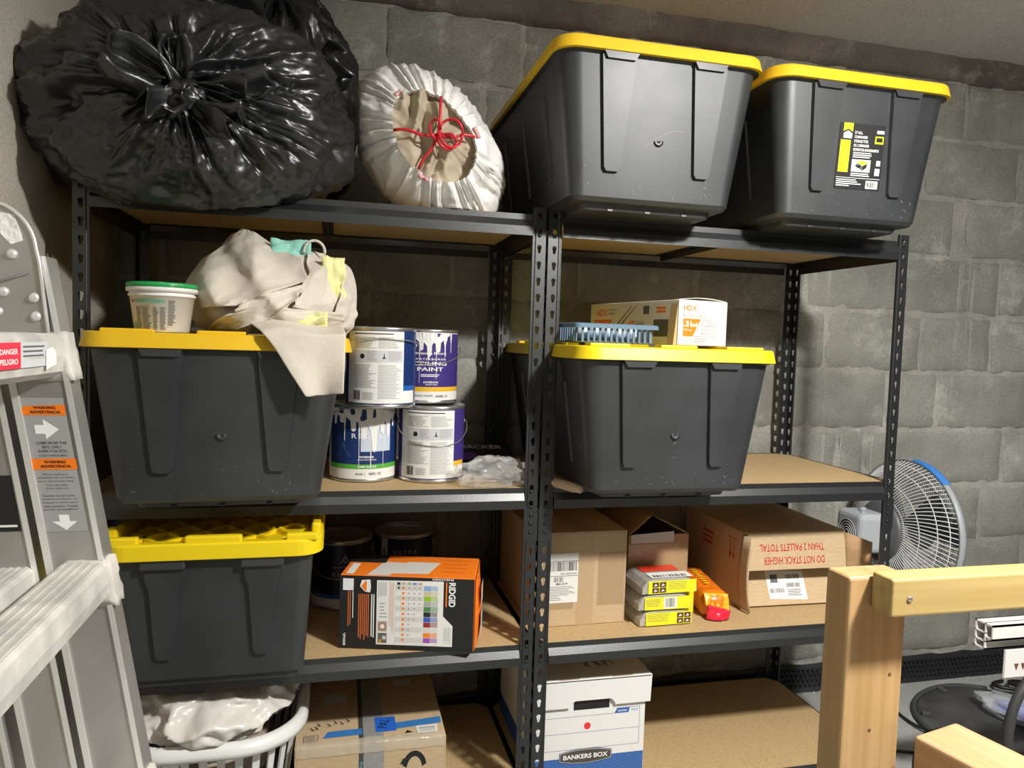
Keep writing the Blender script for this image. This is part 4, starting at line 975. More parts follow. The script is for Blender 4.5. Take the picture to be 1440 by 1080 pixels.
d.poly('print', M_orange, [(0.02, 0.066), (0.11, 0.066), (0.08, 0.01), (0.02, 0.01)], 1); d.text(M_wtxt, '.31mil', 0.06, 0.05, 0.016, 0.05, lv=2, bold=0.02)
d.poly('print', M_dgrey, [(0.13, 0.05), (0.20, 0.10), (0.205, 0.10), (0.137, 0.05)], 1); d.poly('print', M_dgrey, [(0.15, 0.05), (0.22, 0.10), (0.224, 0.10), (0.158, 0.05)], 1); d.poly('print', M_orange, [(0.16, 0.03), (0.20, 0.062), (0.215, 0.062), (0.18, 0.03)], 1)
d.text(M_dgrey, 'CLEAR', 0.235, 0.055, 0.011, 0.05, lv=1); d.rect('print', M_dgrey, 0.21, 0.044, 0.29, 0.0455, 1); d.rect('print', M_dgrey, 0.255, 0.078, 0.28, 0.10, 1)
d.lines(M_orange, 0.31, 0.078, 0.36, 0.096, 2, 1, 2, 0.7, 'print'); d.rect('print', M_dgrey, 0.30, 0.02, 0.36, 0.064, 1); d.build(t)
M_basket = mat('slate_blue_plastic', (0.13, 0.21, 0.30), 0.4)
t = thing('plastic_tray', 'small slate blue slotted plastic tray beside the sheeting carton', 'tray', (1.165, 0.005, LT + 0.0072), R(7))
mb = MB(); mb.loft([rrect(0.105, 0.062, 0.012, 0.034), rrect(0.112, 0.069, 0.014, 0.034), rrect(0.112, 0.069, 0.014, 0.043), rrect(0.108, 0.065, 0.013, 0.045), rrect(0.105, 0.062, 0.012, 0.043), rrect(0.105, 0.062, 0.012, 0.034)], 0, True, False, False, False); mb.build('rim', M_basket, t)
mb = MB(); mb.loft([rrect(0.098, 0.055, 0.01, 0.0), rrect(0.1, 0.057, 0.01, 0.003)], 0, True, True, True, False); mb.build('bottom', M_basket, t)
def slat_m(axis):
    q = MB(); q.box(-0.0028, 0.0028, -0.0012, 0.0012, 0.002, 0.036) if axis == 0 else q.box(-0.0012, 0.0012, -0.0028, 0.0028, 0.002, 0.036); return q.mesh('slat', M_basket)
s0, s1 = slat_m(0), slat_m(1)
for k in range(13):
    for e in (-1, 1): inst('slat', s0, t, (-0.09 + 0.015 * k, e * 0.058, 0))
for k in range(8):
    for e in (-1, 1): inst('slat', s1, t, (e * 0.1005, -0.045 + 0.0129 * k, 0))
rgb = random.Random(3)
M_foam = mat('pale_blue_contents', (0.50, 0.58, 0.68), 0.6)
for k in range(5): film_lump('rag_ball', 'wadded pale cloth inside the slate blue tray', 'rag', (1.10 + 0.035 * k, 0.0 + 0.010 * k, LT + 0.0315), (0.018, 0.03, 0.019), 2.0 + k, M_foam, 24, 14, 0.15)['group'] = 'wadded cloths in the tray'

# ================================================================ CARTONS
def carton_walls(t, w, dp, h, m=None, th=0.004, top=True, front=True):
    """corrugated carton from separate panels (origin: front left bottom corner)"""
    m = m or M_card
    P = {}
    def p(name, *b):
        mb = MB(); mb.bev(*b, 0.001, 1); P[name + str(len(P))] = mb.build(name, m, t)
    p('side_panel', 0, th, 0, dp, 0, h); p('side_panel', w - th, w, 0, dp, 0, h); p('back_panel', th, w - th, dp - th, dp, 0, h); p('bottom_panel', th, w - th, th, dp - th, 0, th)
    if front: p('front_panel', th, w - th, 0, th, 0, h)
    if top:
        mb = MB(); mb.bev(0, w, 0, dp / 2 - 0.0006, h, h + th, 0.001, 1); mb.build('top_flap', m, t); mb = MB(); mb.bev(0, w, dp / 2 + 0.0006, dp, h, h + th, 0.001, 1); mb.build('top_flap', m, t)
    return P
# vacuum filter carton, black orange and white
t = thing('filter_carton', 'black and orange vacuum filter carton with a white chart on its side', 'carton', (0.545, 0.056, ZS[2] + 0.0006), math.atan2(-0.079, 0.307))
FW, FD, FH = 0.318, 0.165, 0.176
mb = MB(); mb.bev(0, FW, 0, FD, 0, FH, 0.002, 1); mb.build('carton', M_orange, t)
mb = MB(); mb.grid([[(FW + 0.002 + 0.012 * math.sin(math.pi * i / 10) * math.sin(math.pi * (0.15 + 0.85 * j / 8)), 0.002 + (FD - 0.004) * i / 10, 0.003 + (FH - 0.006) * j / 8) for i in range(11)] for j in range(9)]); mb.build('bulging_end', M_orange, t)
d = Decal(lambda u, v, h: Vector((u, -0.0002 - h, v)))
d.rect('front_print', M_ink, 0.0005, 0.0005, FW - 0.0005, FH - 0.0005, 1)
d.poly('chart_panel', M_white, [(0.088, 0.012), (0.088, 0.166), (0.245, 0.168), (0.245, 0.085), (0.268, 0.062), (0.268, 0.012)], 2)
d.rect('white_square', M_wtxt, 0.008, 0.140, 0.033, 0.168, 2)
VM = mat('vacuum_orange_text', (0.62, 0.15, 0.03), 0.5)
d.lines(VM, 0.020, 0.05, 0.029, 0.138, 2, 2, 3, 0.45, vertical=True, full=0.15); d.lines(M_wtxt, 0.031, 0.07, 0.034, 0.138, 1, 2, 4, 0.6, vertical=True)
d.lines(VM, 0.045, 0.02, 0.072, 0.132, 6, 2, 7, 0.5, vertical=True, full=0.2); d.lines(M_wtxt, 0.075, 0.02, 0.085, 0.132, 2, 2, 9, 0.5, vertical=True, full=0.2)
d.poly('emblem', M_wtxt, [(0.052, 0.165), (0.072, 0.167), (0.074, 0.150), (0.072, 0.136), (0.060, 0.138), (0.048, 0.150)], 2); d.poly('emblem', M_orange, [(0.060, 0.163), (0.064, 0.163), (0.064, 0.139), (0.060, 0.141), (0.051, 0.150)], 3)
d.text(M_wtxt, 'VF4200', 0.0125, 0.022, 0.006, 0.03, rot=R(-90), lv=2, bold=0.03)
d.text(M_wtxt, 'RIDGID', 0.2655, 0.137, 0.016, 0.058, rot=R(-90), lv=4, bold=0.03); d.rect('front_print', M_orange, 0.2505, 0.108, 0.2535, 0.166, 4)
d.text(M_wtxt, 'RIDGID', 0.243, 0.1725, 0.0048, 0.05, lv=4, bold=0.02, rot=R(180))
for k in range(6): d.rect('chart_grid', M_lgrey, 0.132 + 0.0128 * k, 0.014, 0.1325 + 0.0128 * k, 0.164, 3)
for r in range(11):
    v = 0.150 - 0.0125 * r
    if r % 2 == 0: d.rect('chart_row', mat('pale_row', (0.66, 0.65, 0.62), 0.6), 0.132, v - 0.006, 0.196, v + 0.006, 3)
    for c in range(1 + (4 if r < 4 else 3 if r < 7 else 2 if r < 10 else 1)):
        if c == 0:
            if r < 1: d.rect('chart_dots', M_ink, 0.1375, v - 0.0025, 0.142, v + 0.0025, 4)
            continue
        d.disc('chart_dots', [M_orange, M_lgrey, M_lgrey, M_lgrey][c - 1] if c == 1 else M_grey, 0.138 + 0.0128 * c, v, 0.0033 if c == 1 else 0.0022, 4, 8)
    colr = [(0.25, 0.4, 0.7), (0.62, 0.52, 0.36), (0.28, 0.55, 0.02), (0.4, 0.4, 0.4), (0.08, 0.26, 0.08), (0.02, 0.02, 0.02), (0.04, 0.1, 0.5), (0.3, 0.03, 0.03), (0.7, 0.68, 0.6), (0.9, 0.25, 0.03), (0.35, 0.08, 0.5)][r]
    mm = mat('chart_colour_%d' % r, colr, 0.5); d.rect('chart_bars', mm, 0.199, v - 0.0058, 0.215, v + 0.0058, 3); d.lines(mm, 0.215, v - 0.0058, 0.233, v + 0.0058, 4, 3, r, 0.55, 'chart_bars', full=0.1)
d.rect('chart_head', M_ink, 0.136, 0.157, 0.143, 0.163, 4)
for c, cc in enumerate(((0.6, 0.4, 0.35), (0.35, 0.5, 0.3), (0.15, 0.3, 0.55), (0.6, 0.35, 0.3))): d.rect('chart_head', mat('head_%d' % c, cc, 0.5), 0.147 + 0.0128 * c, 0.158, 0.156 + 0.0128 * c, 0.163, 4)
d.lines(M_grey, 0.092, 0.12, 0.113, 0.162, 6, 3, 5, 0.35, vertical=True); d.lines(VM, 0.118, 0.03, 0.130, 0.162, 4, 3, 6, 0.25, vertical=True); d.lines(M_grey, 0.248, 0.016, 0.265, 0.058, 5, 3, 8, 0.3, vertical=True)
d.rect('chart_photo', mat('photo_taupe', (0.38, 0.32, 0.27), 0.6), 0.092, 0.044, 0.113, 0.068, 3); d.disc('chart_photo', mat('photo_ring', (0.45, 0.2, 0.12), 0.4), 0.1025, 0.056, 0.009, 4); d.disc('chart_photo', M_wtxt, 0.1025, 0.056, 0.0055, 5)
d.rect('chart_photo', M_dgrey, 0.092, 0.016, 0.113, 0.040, 3); d.rect('chart_photo', mat('photo_gold', (0.5, 0.3, 0.05), 0.5), 0.094, 0.016, 0.101, 0.025, 4); d.disc('chart_photo', M_lgrey, 0.107, 0.029, 0.005, 4)
d.lines(M_grey, 0.095, 0.072, 0.113, 0.112, 5, 3, 12, 0.3, full=0.6)
d.build(t)
d = Decal(lambda u, v, h: Vector((u, v, FH + 0.0002 + h)))   # top
d.poly('torn_label', mat('torn_kraft_white', (0.62, 0.61, 0.57), 0.8), [(0.062, 0.004), (0.075, 0.06), (0.085, 0.11), (0.14, 0.105), (0.145, 0.115), (0.225, 0.115), (0.205, 0.025), (0.12, 0.02), (0.115, 0.004)], 1)
d.rect('front_print', M_white, 0.012, 0.01, 0.030, 0.09, 1); d.lines(mat('orange_emboss', (0.80, 0.15, 0.01), 0.5), 0.235, 0.02, 0.30, 0.14, 4, 1, 3, 0.25, 'relief_lines'); d.rect('front_print', M_ink, 0.0, 0.10, 0.09, 0.165, 1); d.build(t)
d = Decal(lambda u, v, h: Vector((FW + 0.0145 + h, u, v)))   # end
d.rect('end_print', M_white, 0.03, 0.10, 0.09, 0.15, 1); d.rect('end_print', M_lgrey, 0.03, 0.02, 0.10, 0.085, 1); d.build(t)

# plain shipping carton by the uprights
t = thing('cardboard_box', 'tan shipping carton with a white barcode label next to the steel uprights', 'cardboard box', (1.034, 0.098, ZS[2] + 0.0006), R(0.6))
carton_walls(t, 0.250, 0.385, 0.243)
mb = MB(); mb.box(0.113, 0.160, -0.0004, 0.0, 0.0, 0.243); mb.box(0.113, 0.160, -0.0004, 0.385, 0.2474, 0.2478); mb.build('packing_tape', mat('tan_packing_tape', (0.50, 0.35, 0.20), 0.35, spec=0.5), t)
d = Decal(plane_frame((0, 0, 0), (1, 0, 0), (0, 0, 1)))
d.rect('tint_patch', mat('kraft_tint', (0.40, 0.28, 0.155), 0.6), 0.172, 0.05, 0.245, 0.19, 2); d.rect('tint_patch', mat('kraft_tint', (0.40, 0.28, 0.155), 0.6), 0.02, 0.045, 0.105, 0.19, 2)
d.rect('shipping_label', M_white, 0.03, 0.062, 0.116, 0.192, 3); d.bars(M_ink, 0.04, 0.146, 0.113, 0.170, 22, 4, 4); d.rect('label_print', M_ink, 0.032, 0.171, 0.116, 0.1722, 4)
d.text(M_ink, 'UPS GROUND', 0.09, 0.1385, 0.0045, 0.044, lv=4, bold=0.01); d.rect('label_print', M_ink, 0.032, 0.132, 0.116, 0.1332, 4); d.bars(M_dgrey, 0.05, 0.117, 0.076, 0.130, 9, 4, 8); d.text(M_ink, 'MA 019', 0.072, 0.112, 0.006, 0.03, lv=4, bold=0.02)
d.lines(M_dgrey, 0.035, 0.066, 0.112, 0.105, 9, 4, 4, 0.3, full=0.7); d.build(t)

# open carton with gabled flaps
t = thing('cardboard_box', 'brown open topped carton with gabled flaps behind the yellow packets', 'cardboard box', (1.326, 0.188, ZS[2] + 0.0006), R(0))
OW, OD, OH = 0.182, 0.28, 0.208
carton_walls(t, OW, OD, OH, M_card2, 0.004, False)
for (x0_, x1_, z1_) in ((0.002, 0.078, 0.048), (OW - 0.002, 0.098, 0.040)):
    mb = MB(); mb.grid([[(x0_ + (x1_ - x0_) * i / 6, 0.002 + (OD - 0.02) * j / 6 + 0.004 * i, OH + z1_ * i / 6 + 0.003 * noise.noise(Vector((i * .7, j * .7, x0_ * 40)))) for i in range(7)] for j in range(7)]); solid(mb.build('top_flap', M_card2, t), 0.0035)
d = Decal(plane_frame((0, 0, 0), (1, 0, 0), (0, 0, 1)))
d.poly('white_sticker', mat('soiled_white_sticker', (0.55, 0.53, 0.48), 0.5), [(0.008, 0.184), (0.136, 0.186), (0.136, 0.216), (0.008, 0.209)], 1); d.build(t)
mb = MB(); mb.box(0.0, OW - 0.03, -0.0005, -0.0001, 0.10, 0.182); mb.build('clear_tape', mat('shiny_clear_tape', (0.42, 0.27, 0.14), 0.18, spec=0.6, bump=0.3, bscale=30), t)

# big inverted carton with printed flap
t = thing('cardboard_box', 'wide tan carton lying upside down with red upside down lettering on its flap', 'cardboard box', (1.650, 0.142, ZS[2] + 0.0006), R(-1))
BW, BD, BH = 0.325, 0.352, 0.213
P = carton_walls(t, BW, BD, BH, M_card, 0.0045, False, False)
mb = MB(); mb.bev(0, BW, 0, BD, BH, BH + 0.0045, 0.001, 1); mb.build('top_panel', M_card, t)
a = R(9)     # hanging front flap
fm = Matrix.Translation((0.012, -0.001, BH + 0.002)) @ Matrix.Rotation(-a, 4, 'X')
mb = MB(); mb.bev(0, BW - 0.012, -0.002, 0.002, -0.104, 0, 0.001, 1, M=fm); mb.build('front_flap', M_card, t)
fr = lambda u, v, h: fm @ Vector((u, -0.002 - h, v))
d = Decal(fr); d.text(M_red, 'DO NOT STACK HIGHER', 0.145, -0.078, 0.021, 0.195, rot=math.pi, lv=1, bold=0.012); d.text(M_red, 'THAN 2 PALLETS TOTAL', 0.14, -0.042, 0.021, 0.205, rot=math.pi, lv=1, bold=0.012); d.build(t)
lm = Matrix.Translation((0.004, -0.002, 0.004)) @ Matrix.Rotation(R(-24), 4, 'X')     # lower flap leaning back into the box
mb = MB(); mb.bev(0, BW - 0.008, -0.002, 0.002, 0, 0.10, 0.001, 1, M=lm); mb.build('lower_flap', M_card, t)
d = Decal(lambda u, v, h: lm @ Vector((u, -0.002 - h, v)))
d.poly('shipping_label', M_white, [(0.095, 0.018), (0.215, 0.012), (0.213, 0.092), (0.091, 0.098)], 1); d.bars(M_ink, 0.155, 0.072, 0.2, 0.084, 12, 2, 3); d.bars(M_dgrey, 0.155, 0.048, 0.2, 0.060, 12, 2, 5); d.bars(M_dgrey, 0.10, 0.034, 0.145, 0.046, 12, 2, 6)
d.rect('label_print', M_dgrey, 0.105, 0.062, 0.128, 0.085, 2); d.lines(M_dgrey, 0.155, 0.022, 0.20, 0.042, 4, 2, 7, 0.4); d.build(t)
mb = MB(); mb.grid([[(BW - 0.001 + 0.055 * i / 5, -0.004 - 0.05 * i / 5, 0.012 + (BH - 0.012) * j / 4 - 0.004 * i) for i in range(6)] for j in range(5)]); solid(mb.build('side_flap', M_card2, t), 0.004)
mb = MB(); mb.grid([[(0.002 - 0.010 * math.sin(math.pi * j / 6), -0.001 - 0.05 * i / 5, 0.004 + (BH - 0.006) * j / 6) for i in range(6)] for j in range(7)]); solid(mb.build('side_flap', M_card, t), 0.004)
d = Decal(plane_frame((0, BD, 0), (0, -1, 0), (0, 0, 1)))
for k in (0, 1):
    u = 0.288 + 0.02 * k; d.rect('red_arrows', M_red, u - 0.002, 0.135, u + 0.002, 0.185, 1); d.poly('red_arrows', M_red, [(u - 0.007, 0.145), (u + 0.007, 0.145), (u, 0.125)], 1)
d.rect('red_arrows', M_red, 0.275, 0.188, 0.322, 0.191, 1); d.lines(M_red, 0.12, 0.128, 0.22, 0.175, 3, 1, 5, 0.45, full=0.5); d.build(t)

# yellow packets
M_ypack = mat('yellow_wrapper', (0.86, 0.78, 0.02), 0.3, bump=0.2, bscale=40); M_silverfoil = mat('silver_film', (0.55, 0.54, 0.50), 0.25, metal=0.4, bump=0.4, bscale=40)
M_photo = mat('brown_photo', (0.10, 0.05, 0.025), 0.5); M_flame = mat('flame_red', (0.80, 0.05, 0.02), 0.35)
def packet(loc, rz, label, kind, w=0.150, dp=0.118, h=0.0405):
    t = thing('food_packet', label, 'packet', loc, R(rz), 'yellow packets stacked on the board')
    mb = MB(); rings = []
    for k in range(13):
        a = k / 12; pinch = 1 - 0.55 * abs(2 * a - 1) ** 6; x = -w / 2 + w * a; hh = h * pinch
        ring = []
        for (y, z) in ((0, 0.002), (0, hh - 0.003), (0.004, hh), (dp * .5, hh + 0.001), (dp - 0.004, hh), (dp, hh - 0.003), (dp, 0.002), (dp - .004, 0), (dp * .5, 0), (0.004, 0)):
            ring.append((x, y + 0.0015 * noise.noise(Vector((x * 60, z * 60, rz + loc[2] * 30))), z + (h - hh) / 2 * (0 if a in (0, 1) else 0.3)))
        rings.append(ring)
    mb.loft(rings, 0, True, True, True, False); mb.build('wrapper', M_silverfoil, t)
    d = Decal(lambda u, v, hh: Vector((u, -0.0018 - hh, v)))
    d.rect('side_print', M_ypack, -w / 2 + 0.016, 0.003, w / 2 - 0.003, h - 0.004, 1, 4)
    if kind == 2:
        d.rect('barcode_patch', M_white, -0.006, 0.006, 0.032, h - 0.006, 2); d.bars(M_dgrey, -0.001, 0.009, 0.027, h - 0.008, 14, 3, 4); d.lines(M_dgrey, -0.055, 0.010, -0.012, h - 0.010, 5, 2, 3, 0.25); 
    else:
        u0 = -0.052 if kind == 1 else 0.030
        for i in (0, 1):
            for j in (0, 1):
                d.rect('photo_print', M_photo, u0 + i * 0.021, 0.005 + j * 0.015, u0 + i * 0.021 + 0.019, 0.0185 + j * 0.015, 2); d.poly('photo_print', M_white, [(u0 + i * 0.021 + 0.004, 0.008 + j * 0.015), (u0 + i * 0.021 + 0.015, 0.010 + j * 0.015), (u0 + i * 0.021 + 0.009, 0.015 + j * 0.015)], 3)
        d.lines(M_dgrey, (-0.006 if kind == 1 else -0.055), 0.010, (0.06 if kind == 1 else 0.02), h - 0.008, 5, 2, 5, 0.22)
    d.build(t)
    d = Decal(lambda u, v, hh: Vector((u, v, h + 0.0014 + hh)))
    d.rect('top_print', M_white, -w / 2 + 0.03, 0.006, w / 2 - 0.008, 0.05, 1); d.rect('top_print', M_flame, -w / 2 + 0.03, 0.06, w / 2 - 0.02, dp - 0.01, 1)
    d.bars(M_ink, -0.04, 0.012, 0.06, 0.028, 11, 2, 6, 'black_letters'); d.build(t)
packet((1.385, 0.058, ZS[2] + 0.0006), 1.5, 'bottom yellow packet of the stack in front of the gabled carton', 3)
packet((1.380, 0.056, ZS[2] + 0.0430), 0, 'middle yellow packet of the stack, showing a white barcode', 2)
packet((1.392, 0.058, ZS[2] + 0.0855), 2, 'top yellow packet of the stack, pictures at the end beside the tan carton', 1, 0.158)
# orange and red sack lying beside them
M_osack = mat('orange_wrapper', (0.86, 0.20, 0.01), 0.3, bump=0.3, bscale=30); M_rsack = mat('red_wrapper', (0.72, 0.02, 0.05), 0.28, bump=0.4, bscale=30)
t = thing('charcoal_bag', 'orange and red plastic wrapped log lying beside the yellow packets', 'wrapped log', (1.541, 0.075, ZS[2] + 0.0006), R(-9)); mb = MB(); rings = []
for k in range(22):
    a = k / 21; y = 0.255 * a; e = min(1.0, 0.50 + a * 5) * (1 if a < 0.9 else 1 - (a - 0.9) * 4); ring = []
    for i in range(28):
        th = 2 * math.pi * i / 28; c_, s_ = math.cos(th), math.sin(th); sq = 1 / max(abs(c_), abs(s_)) ** 0.6
        ring.append((0.038 * e * c_ * sq * (1 + 0.10 * noise.noise(Vector((c_ * 2, s_ * 2, a * 7)))), y + 0.004 * noise.noise(Vector((c_ * 3, s_ * 3, 2))), max(0, 0.036 + 0.036 * min(1.0, e * 1.08) * s_ * sq * (1 + 0.12 * noise.noise(Vector((c_ * 2, s_ * 2, a * 7 + 4)))))))
    rings.append(ring)
mb.loft(rings, 0, True, True, True, True); mb.build('wrapper', M_osack, t)
mb = MB(); G = []
for j in range(9):
    f = j / 8; G.append([(-0.030 + 0.062 * i / 14 + 0.004 * f, -0.005 - 0.010 * (1 - f) * math.sin(math.pi * i / 14) + 0.006 * noise.noise(Vector((i * .5, j * .5, 3))), 0.003 + (0.040 - 0.016 * i / 14) * f) for i in range(15)])
mb.grid(G); solid(mb.build('folded_end', M_rsack, t), 0.003)
mb = MB(); G = []
for j in range(7):
    f = j / 6; G.append([(-0.033 + 0.068 * i / 14, -0.002 + 0.015 * f + 0.006 * noise.noise(Vector((i * .6, j * .6, 9))), 0.040 - 0.016 * i / 14 + (0.030 + 0.012 * i / 14) * f) for i in range(15)])
mb.grid(G); solid(mb.build('folded_end', mat('amber_wrapper', (0.88, 0.42, 0.02), 0.3, bump=0.3, bscale=30), t), 0.002)
d = Decal(lambda u, v, h: Vector((u, v, 0.0745 + h)))
for k in range(7): d.poly('yellow_letters', M_yprint, [(-0.008, 0.07 + 0.02 * k), (0.004, 0.074 + 0.02 * k), (0.006, 0.084 + 0.02 * k), (0.0, 0.078 + 0.02 * k), (-0.009, 0.08 + 0.02 * k)], 3)
d.build(t)
t = thing('food_packet', 'thin yellow and orange packet slipped between the stack and the orange log', 'packet', (1.487, 0.085, ZS[2] + 0.0006), R(-6)); mb = MB(); mb.bev(-0.008, 0.008, 0.04, 0.10, 0, 0.082, 0.005, 2); mb.build('wrapper', M_ypack, t)
d = Decal(lambda u, v, h: Vector((u, v, 0.0822 + h))); d.rect('top_print', M_orange, -0.004, 0.045, 0.004, 0.095, 1); d.build(t)

# file storage box
t = thing('file_box', 'white file storage box with blue base band and a red dot sticker', 'file box', (1.034, 0.058, ZS[1] + 0.0006), R(0))
M_fb = mat('white_box_board', (0.80, 0.79, 0.76), 0.6); M_fblue = mat('blue_box_print', (0.035, 0.13, 0.42), 0.55); M_fblue2 = mat('light_blue_pattern', (0.10, 0.22, 0.52), 0.55)
FBW, FBD, FBH = 0.302, 0.385, 0.256
mb = MB()
def ring4(w0, w1, z, d0=0.0): return [(w0, d0, z), (w1, d0, z), (w1, FBD - d0, z), (w0, FBD - d0, z)]
mb.bev(0, FBW, 0, FBD, 0, FBH, 0.0015, 1); mb.build('box', M_fb, t)
lid = MB(); lx0, lx1 = -0.010, FBW + 0.012
hx0, hx1 = FBW / 2 - 0.048, FBW / 2 + 0.050
outl = [(lx0 + 0.002, 0.196), (hx0 - 0.012, 0.196), (hx0 - 0.012, 0.201), (hx0, 0.213), (hx1, 0.213), (hx1 + 0.012, 0.201), (hx1 + 0.012, 0.196), (lx1 - 0.003, 0.196), (lx1, 0.268), (lx0, 0.268)]
lid.prism(outl, -0.010, -0.004, 'y'); lo = lid.build('lid', M_fb, t)
mb = MB(); mb.bev(lx0, lx1, -0.010, FBD + 0.010, 0.262, 0.2695, 0.0025, 2); mb.build('lid_top', M_fb, lo)
mb = MB(); mb.box(lx0, lx0 + 0.005, -0.004, FBD + 0.01, 0.196, 0.264); mb.build('lid_side', M_fb, lo); mb = MB(); mb.box(lx1 - 0.005, lx1, -0.004, FBD + 0.01, 0.196, 0.264); mb.build('lid_side', M_fb, lo)
mb = MB(); mb.box(lx0, lx1, FBD + 0.004, FBD + 0.01, 0.196, 0.264); mb.build('lid_side', M_fb, lo)
for u in (0.06, 0.205): mb = MB(); mb.box(u, u + 0.055, -0.0085, 0.0, 0.2690, 0.2700); mb.build('lid_slot', mat('kraft_slot', (0.45, 0.36, 0.25), 0.8), lo)
d = Decal(plane_frame((0, 0, 0), (1, 0, 0), (0, 0, 1)))
d.rect('handle_hole', M_ink, hx0, 0.184, hx1, 0.216, 1); d.rect('blue_band', M_fblue, 0.0015, 0.0015, FBW - 0.0015, 0.058, 1)
rg2 = random.Random(4)
for k in range(34):
    for j in range(6):
        u = 0.006 + k * 0.0087; v = 0.006 + j * 0.0088 + (0.0044 if k % 2 else 0)
        if v + 0.006 < 0.057: d.poly('band_pattern', M_fblue2, [(u, v), (u + 0.0068, v + 0.003), (u + 0.0068, v + 0.0042), (u + 0.0012, v + 0.0018), (u + 0.0012, v + 0.006), (u, v + 0.006)], 2)
for (u0, v0, u1, v1) in ((0.0015, 0.0795, 0.286, 0.0805), (0.0015, 0.1235, 0.286, 0.1245), (0.0015, 0.1665, 0.215, 0.1675), (0.222, 0.1795, 0.287, 0.1805), (0.286, 0.0795, 0.287, 0.1805)): d.rect('ruled_lines', mat('blue_rule', (0.12, 0.16, 0.36), 0.6), u0, v0, u1, v1, 1)
d.poly('blue_tab', M_fblue, [(0.215, 0.1665), (0.223, 0.1795), (0.258, 0.1795), (0.255, 0.1665)], 2); d.text(M_wtxt, 'BANKERS', 0.238, 0.1725, 0.0045, 0.024, lv=3, bold=0.02); d.text(M_fblue, '703', 0.271, 0.1725, 0.0055, 0.02, lv=2)
d.disc('red_dot', M_brightred, 0.142, 0.140, 0.0092, 2, 24)
d.poly('name_plate', M_ink, [(0.068, 0.048), (0.068, 0.072), (0.104, 0.079), (0.14, 0.081), (0.176, 0.079), (0.212, 0.072), (0.212, 0.048), (0.176, 0.042), (0.14, 0.040), (0.104, 0.042)], 3)
d.poly('name_plate', M_lgrey, [(0.0695, 0.0495), (0.0695, 0.071), (0.105, 0.0775), (0.14, 0.0795), (0.175, 0.0775), (0.2105, 0.071), (0.2105, 0.0495), (0.175, 0.0435), (0.14, 0.0415), (0.105, 0.0435)], 4)
d.poly('name_plate', mat('plate_grey', (0.07, 0.065, 0.06), 0.5), [(0.071, 0.051), (0.071, 0.0698), (0.105, 0.076), (0.14, 0.078), (0.175, 0.076), (0.209, 0.0698), (0.209, 0.051), (0.175, 0.045), (0.14, 0.043), (0.105, 0.045)], 5)
d.text(M_wtxt, 'BANKERS BOX', 0.14, 0.0605, 0.0125, 0.122, lv=6, bold=0.03); d.build(t)
d = Decal(plane_frame((0, FBD, 0), (0, -1, 0), (0, 0, 1)))     # side by the uprights
d.rect('blue_band', M_fblue, 0.002, 0.002, FBD - 0.002, 0.058, 1); d.disc('red_dot', M_brightred, 0.30, 0.145, 0.009, 2, 20); d.build(t)
d = Decal(lambda u, v, h: Vector((u, v, 0.2697 + h)))
for k, st in enumerate(([(0.15, 0.10), (0.165, 0.05)], [(0.15, 0.06), (0.17, 0.09)], [(0.18, 0.11), (0.19, 0.055)], [(0.175, 0.09), (0.20, 0.06)], [(0.20, 0.12), (0.215, 0.05)], [(0.205, 0.06), (0.225, 0.10)], [(0.22, 0.11), (0.235, 0.06)])):
    (a0, b0), (a1, b1) = st; l = math.hypot(a1 - a0, b1 - b0); nx_, ny_ = -(b1 - b0) / l * 0.0015, (a1 - a0) / l * 0.0015
    d.poly('marker_scribble', M_ink, [(a0 - nx_, b0 - ny_), (a1 - nx_, b1 - ny_), (a1 + nx_, b1 + ny_), (a0 + nx_, b0 + ny_)], 2)
d.build(lo)

# delivery carton with tapes
t = thing('cardboard_box', 'tan delivery carton with grey tape, blue masking tape and a curved arrow print', 'cardboard box', (0.449, 0.020, ZS[1] + 0.0006), R(-0.5))
AW, AD, AH = 0.352, 0.33, 0.170
carton_walls(t, AW, AD, AH, M_card)
TZ = AH + 0.004
d = Decal(lambda u, v, h: Vector((u, v, TZ + 0.0002 + h)))
M_gtape = mat('grey_duct_tape', (0.30, 0.30, 0.29), 0.35, spec=0.6, bump=0.3, bscale=60); M_btape = mat('blue_masking_tape', (0.035, 0.19, 0.50), 0.6, bump=0.2, bscale=80); M_dtape = mat('printed_packing_tape', (0.07, 0.065, 0.06), 0.3)
d.rect('packing_tape', M_dtape, 0.146, 0, 0.175, AD, 1); d.rect('grey_tape', M_gtape, 0.157, 0, 0.205, AD, 2)
d.poly('blue_tape', M_btape, [(0.062, 0.034), (0.074, 0.062), (0.155, 0.066), (0.155, 0.038)], 2); d.poly('blue_tape', M_btape, [(0.232, 0.050), (0.347, 0.062), (0.349, 0.092), (0.232, 0.078)], 2)
d.rect('blue_tape', mat('bright_blue_tape', (0.02, 0.14, 0.62), 0.5), 0.186, 0.042, 0.236, 0.110, 3)
d.text(M_ink, 'PAL', 0.207, 0.078, 0.022, 0.042, rot=R(75), lv=4)
d.rect('stamp', M_dgrey, 0.018, 0.014, 0.052, 0.052, 2); d.rect('stamp', M_card, 0.020, 0.016, 0.050, 0.050, 3); d.lines(M_dgrey, 0.022, 0.018, 0.048, 0.048, 7, 4, 3, 0.4)
d.poly('paper_label', M_white, [(0.286, 0.022), (0.334, 0.020), (0.336, 0.056), (0.284, 0.056)], 2); d.bars(M_grey, 0.290, 0.026, 0.330, 0.050, 10, 3, 4, vertical=False)
d.rect('paper_label', M_lgrey, 0.06, 0.20, 0.12, 0.25, 2); d.rect('paper_label', M_lgrey, 0.245, 0.27, 0.29, 0.31, 2); d.poly('marker', M_ink, [(0.255, 0.026), (0.275, 0.028), (0.268, 0.034), (0.262, 0.040)], 2)
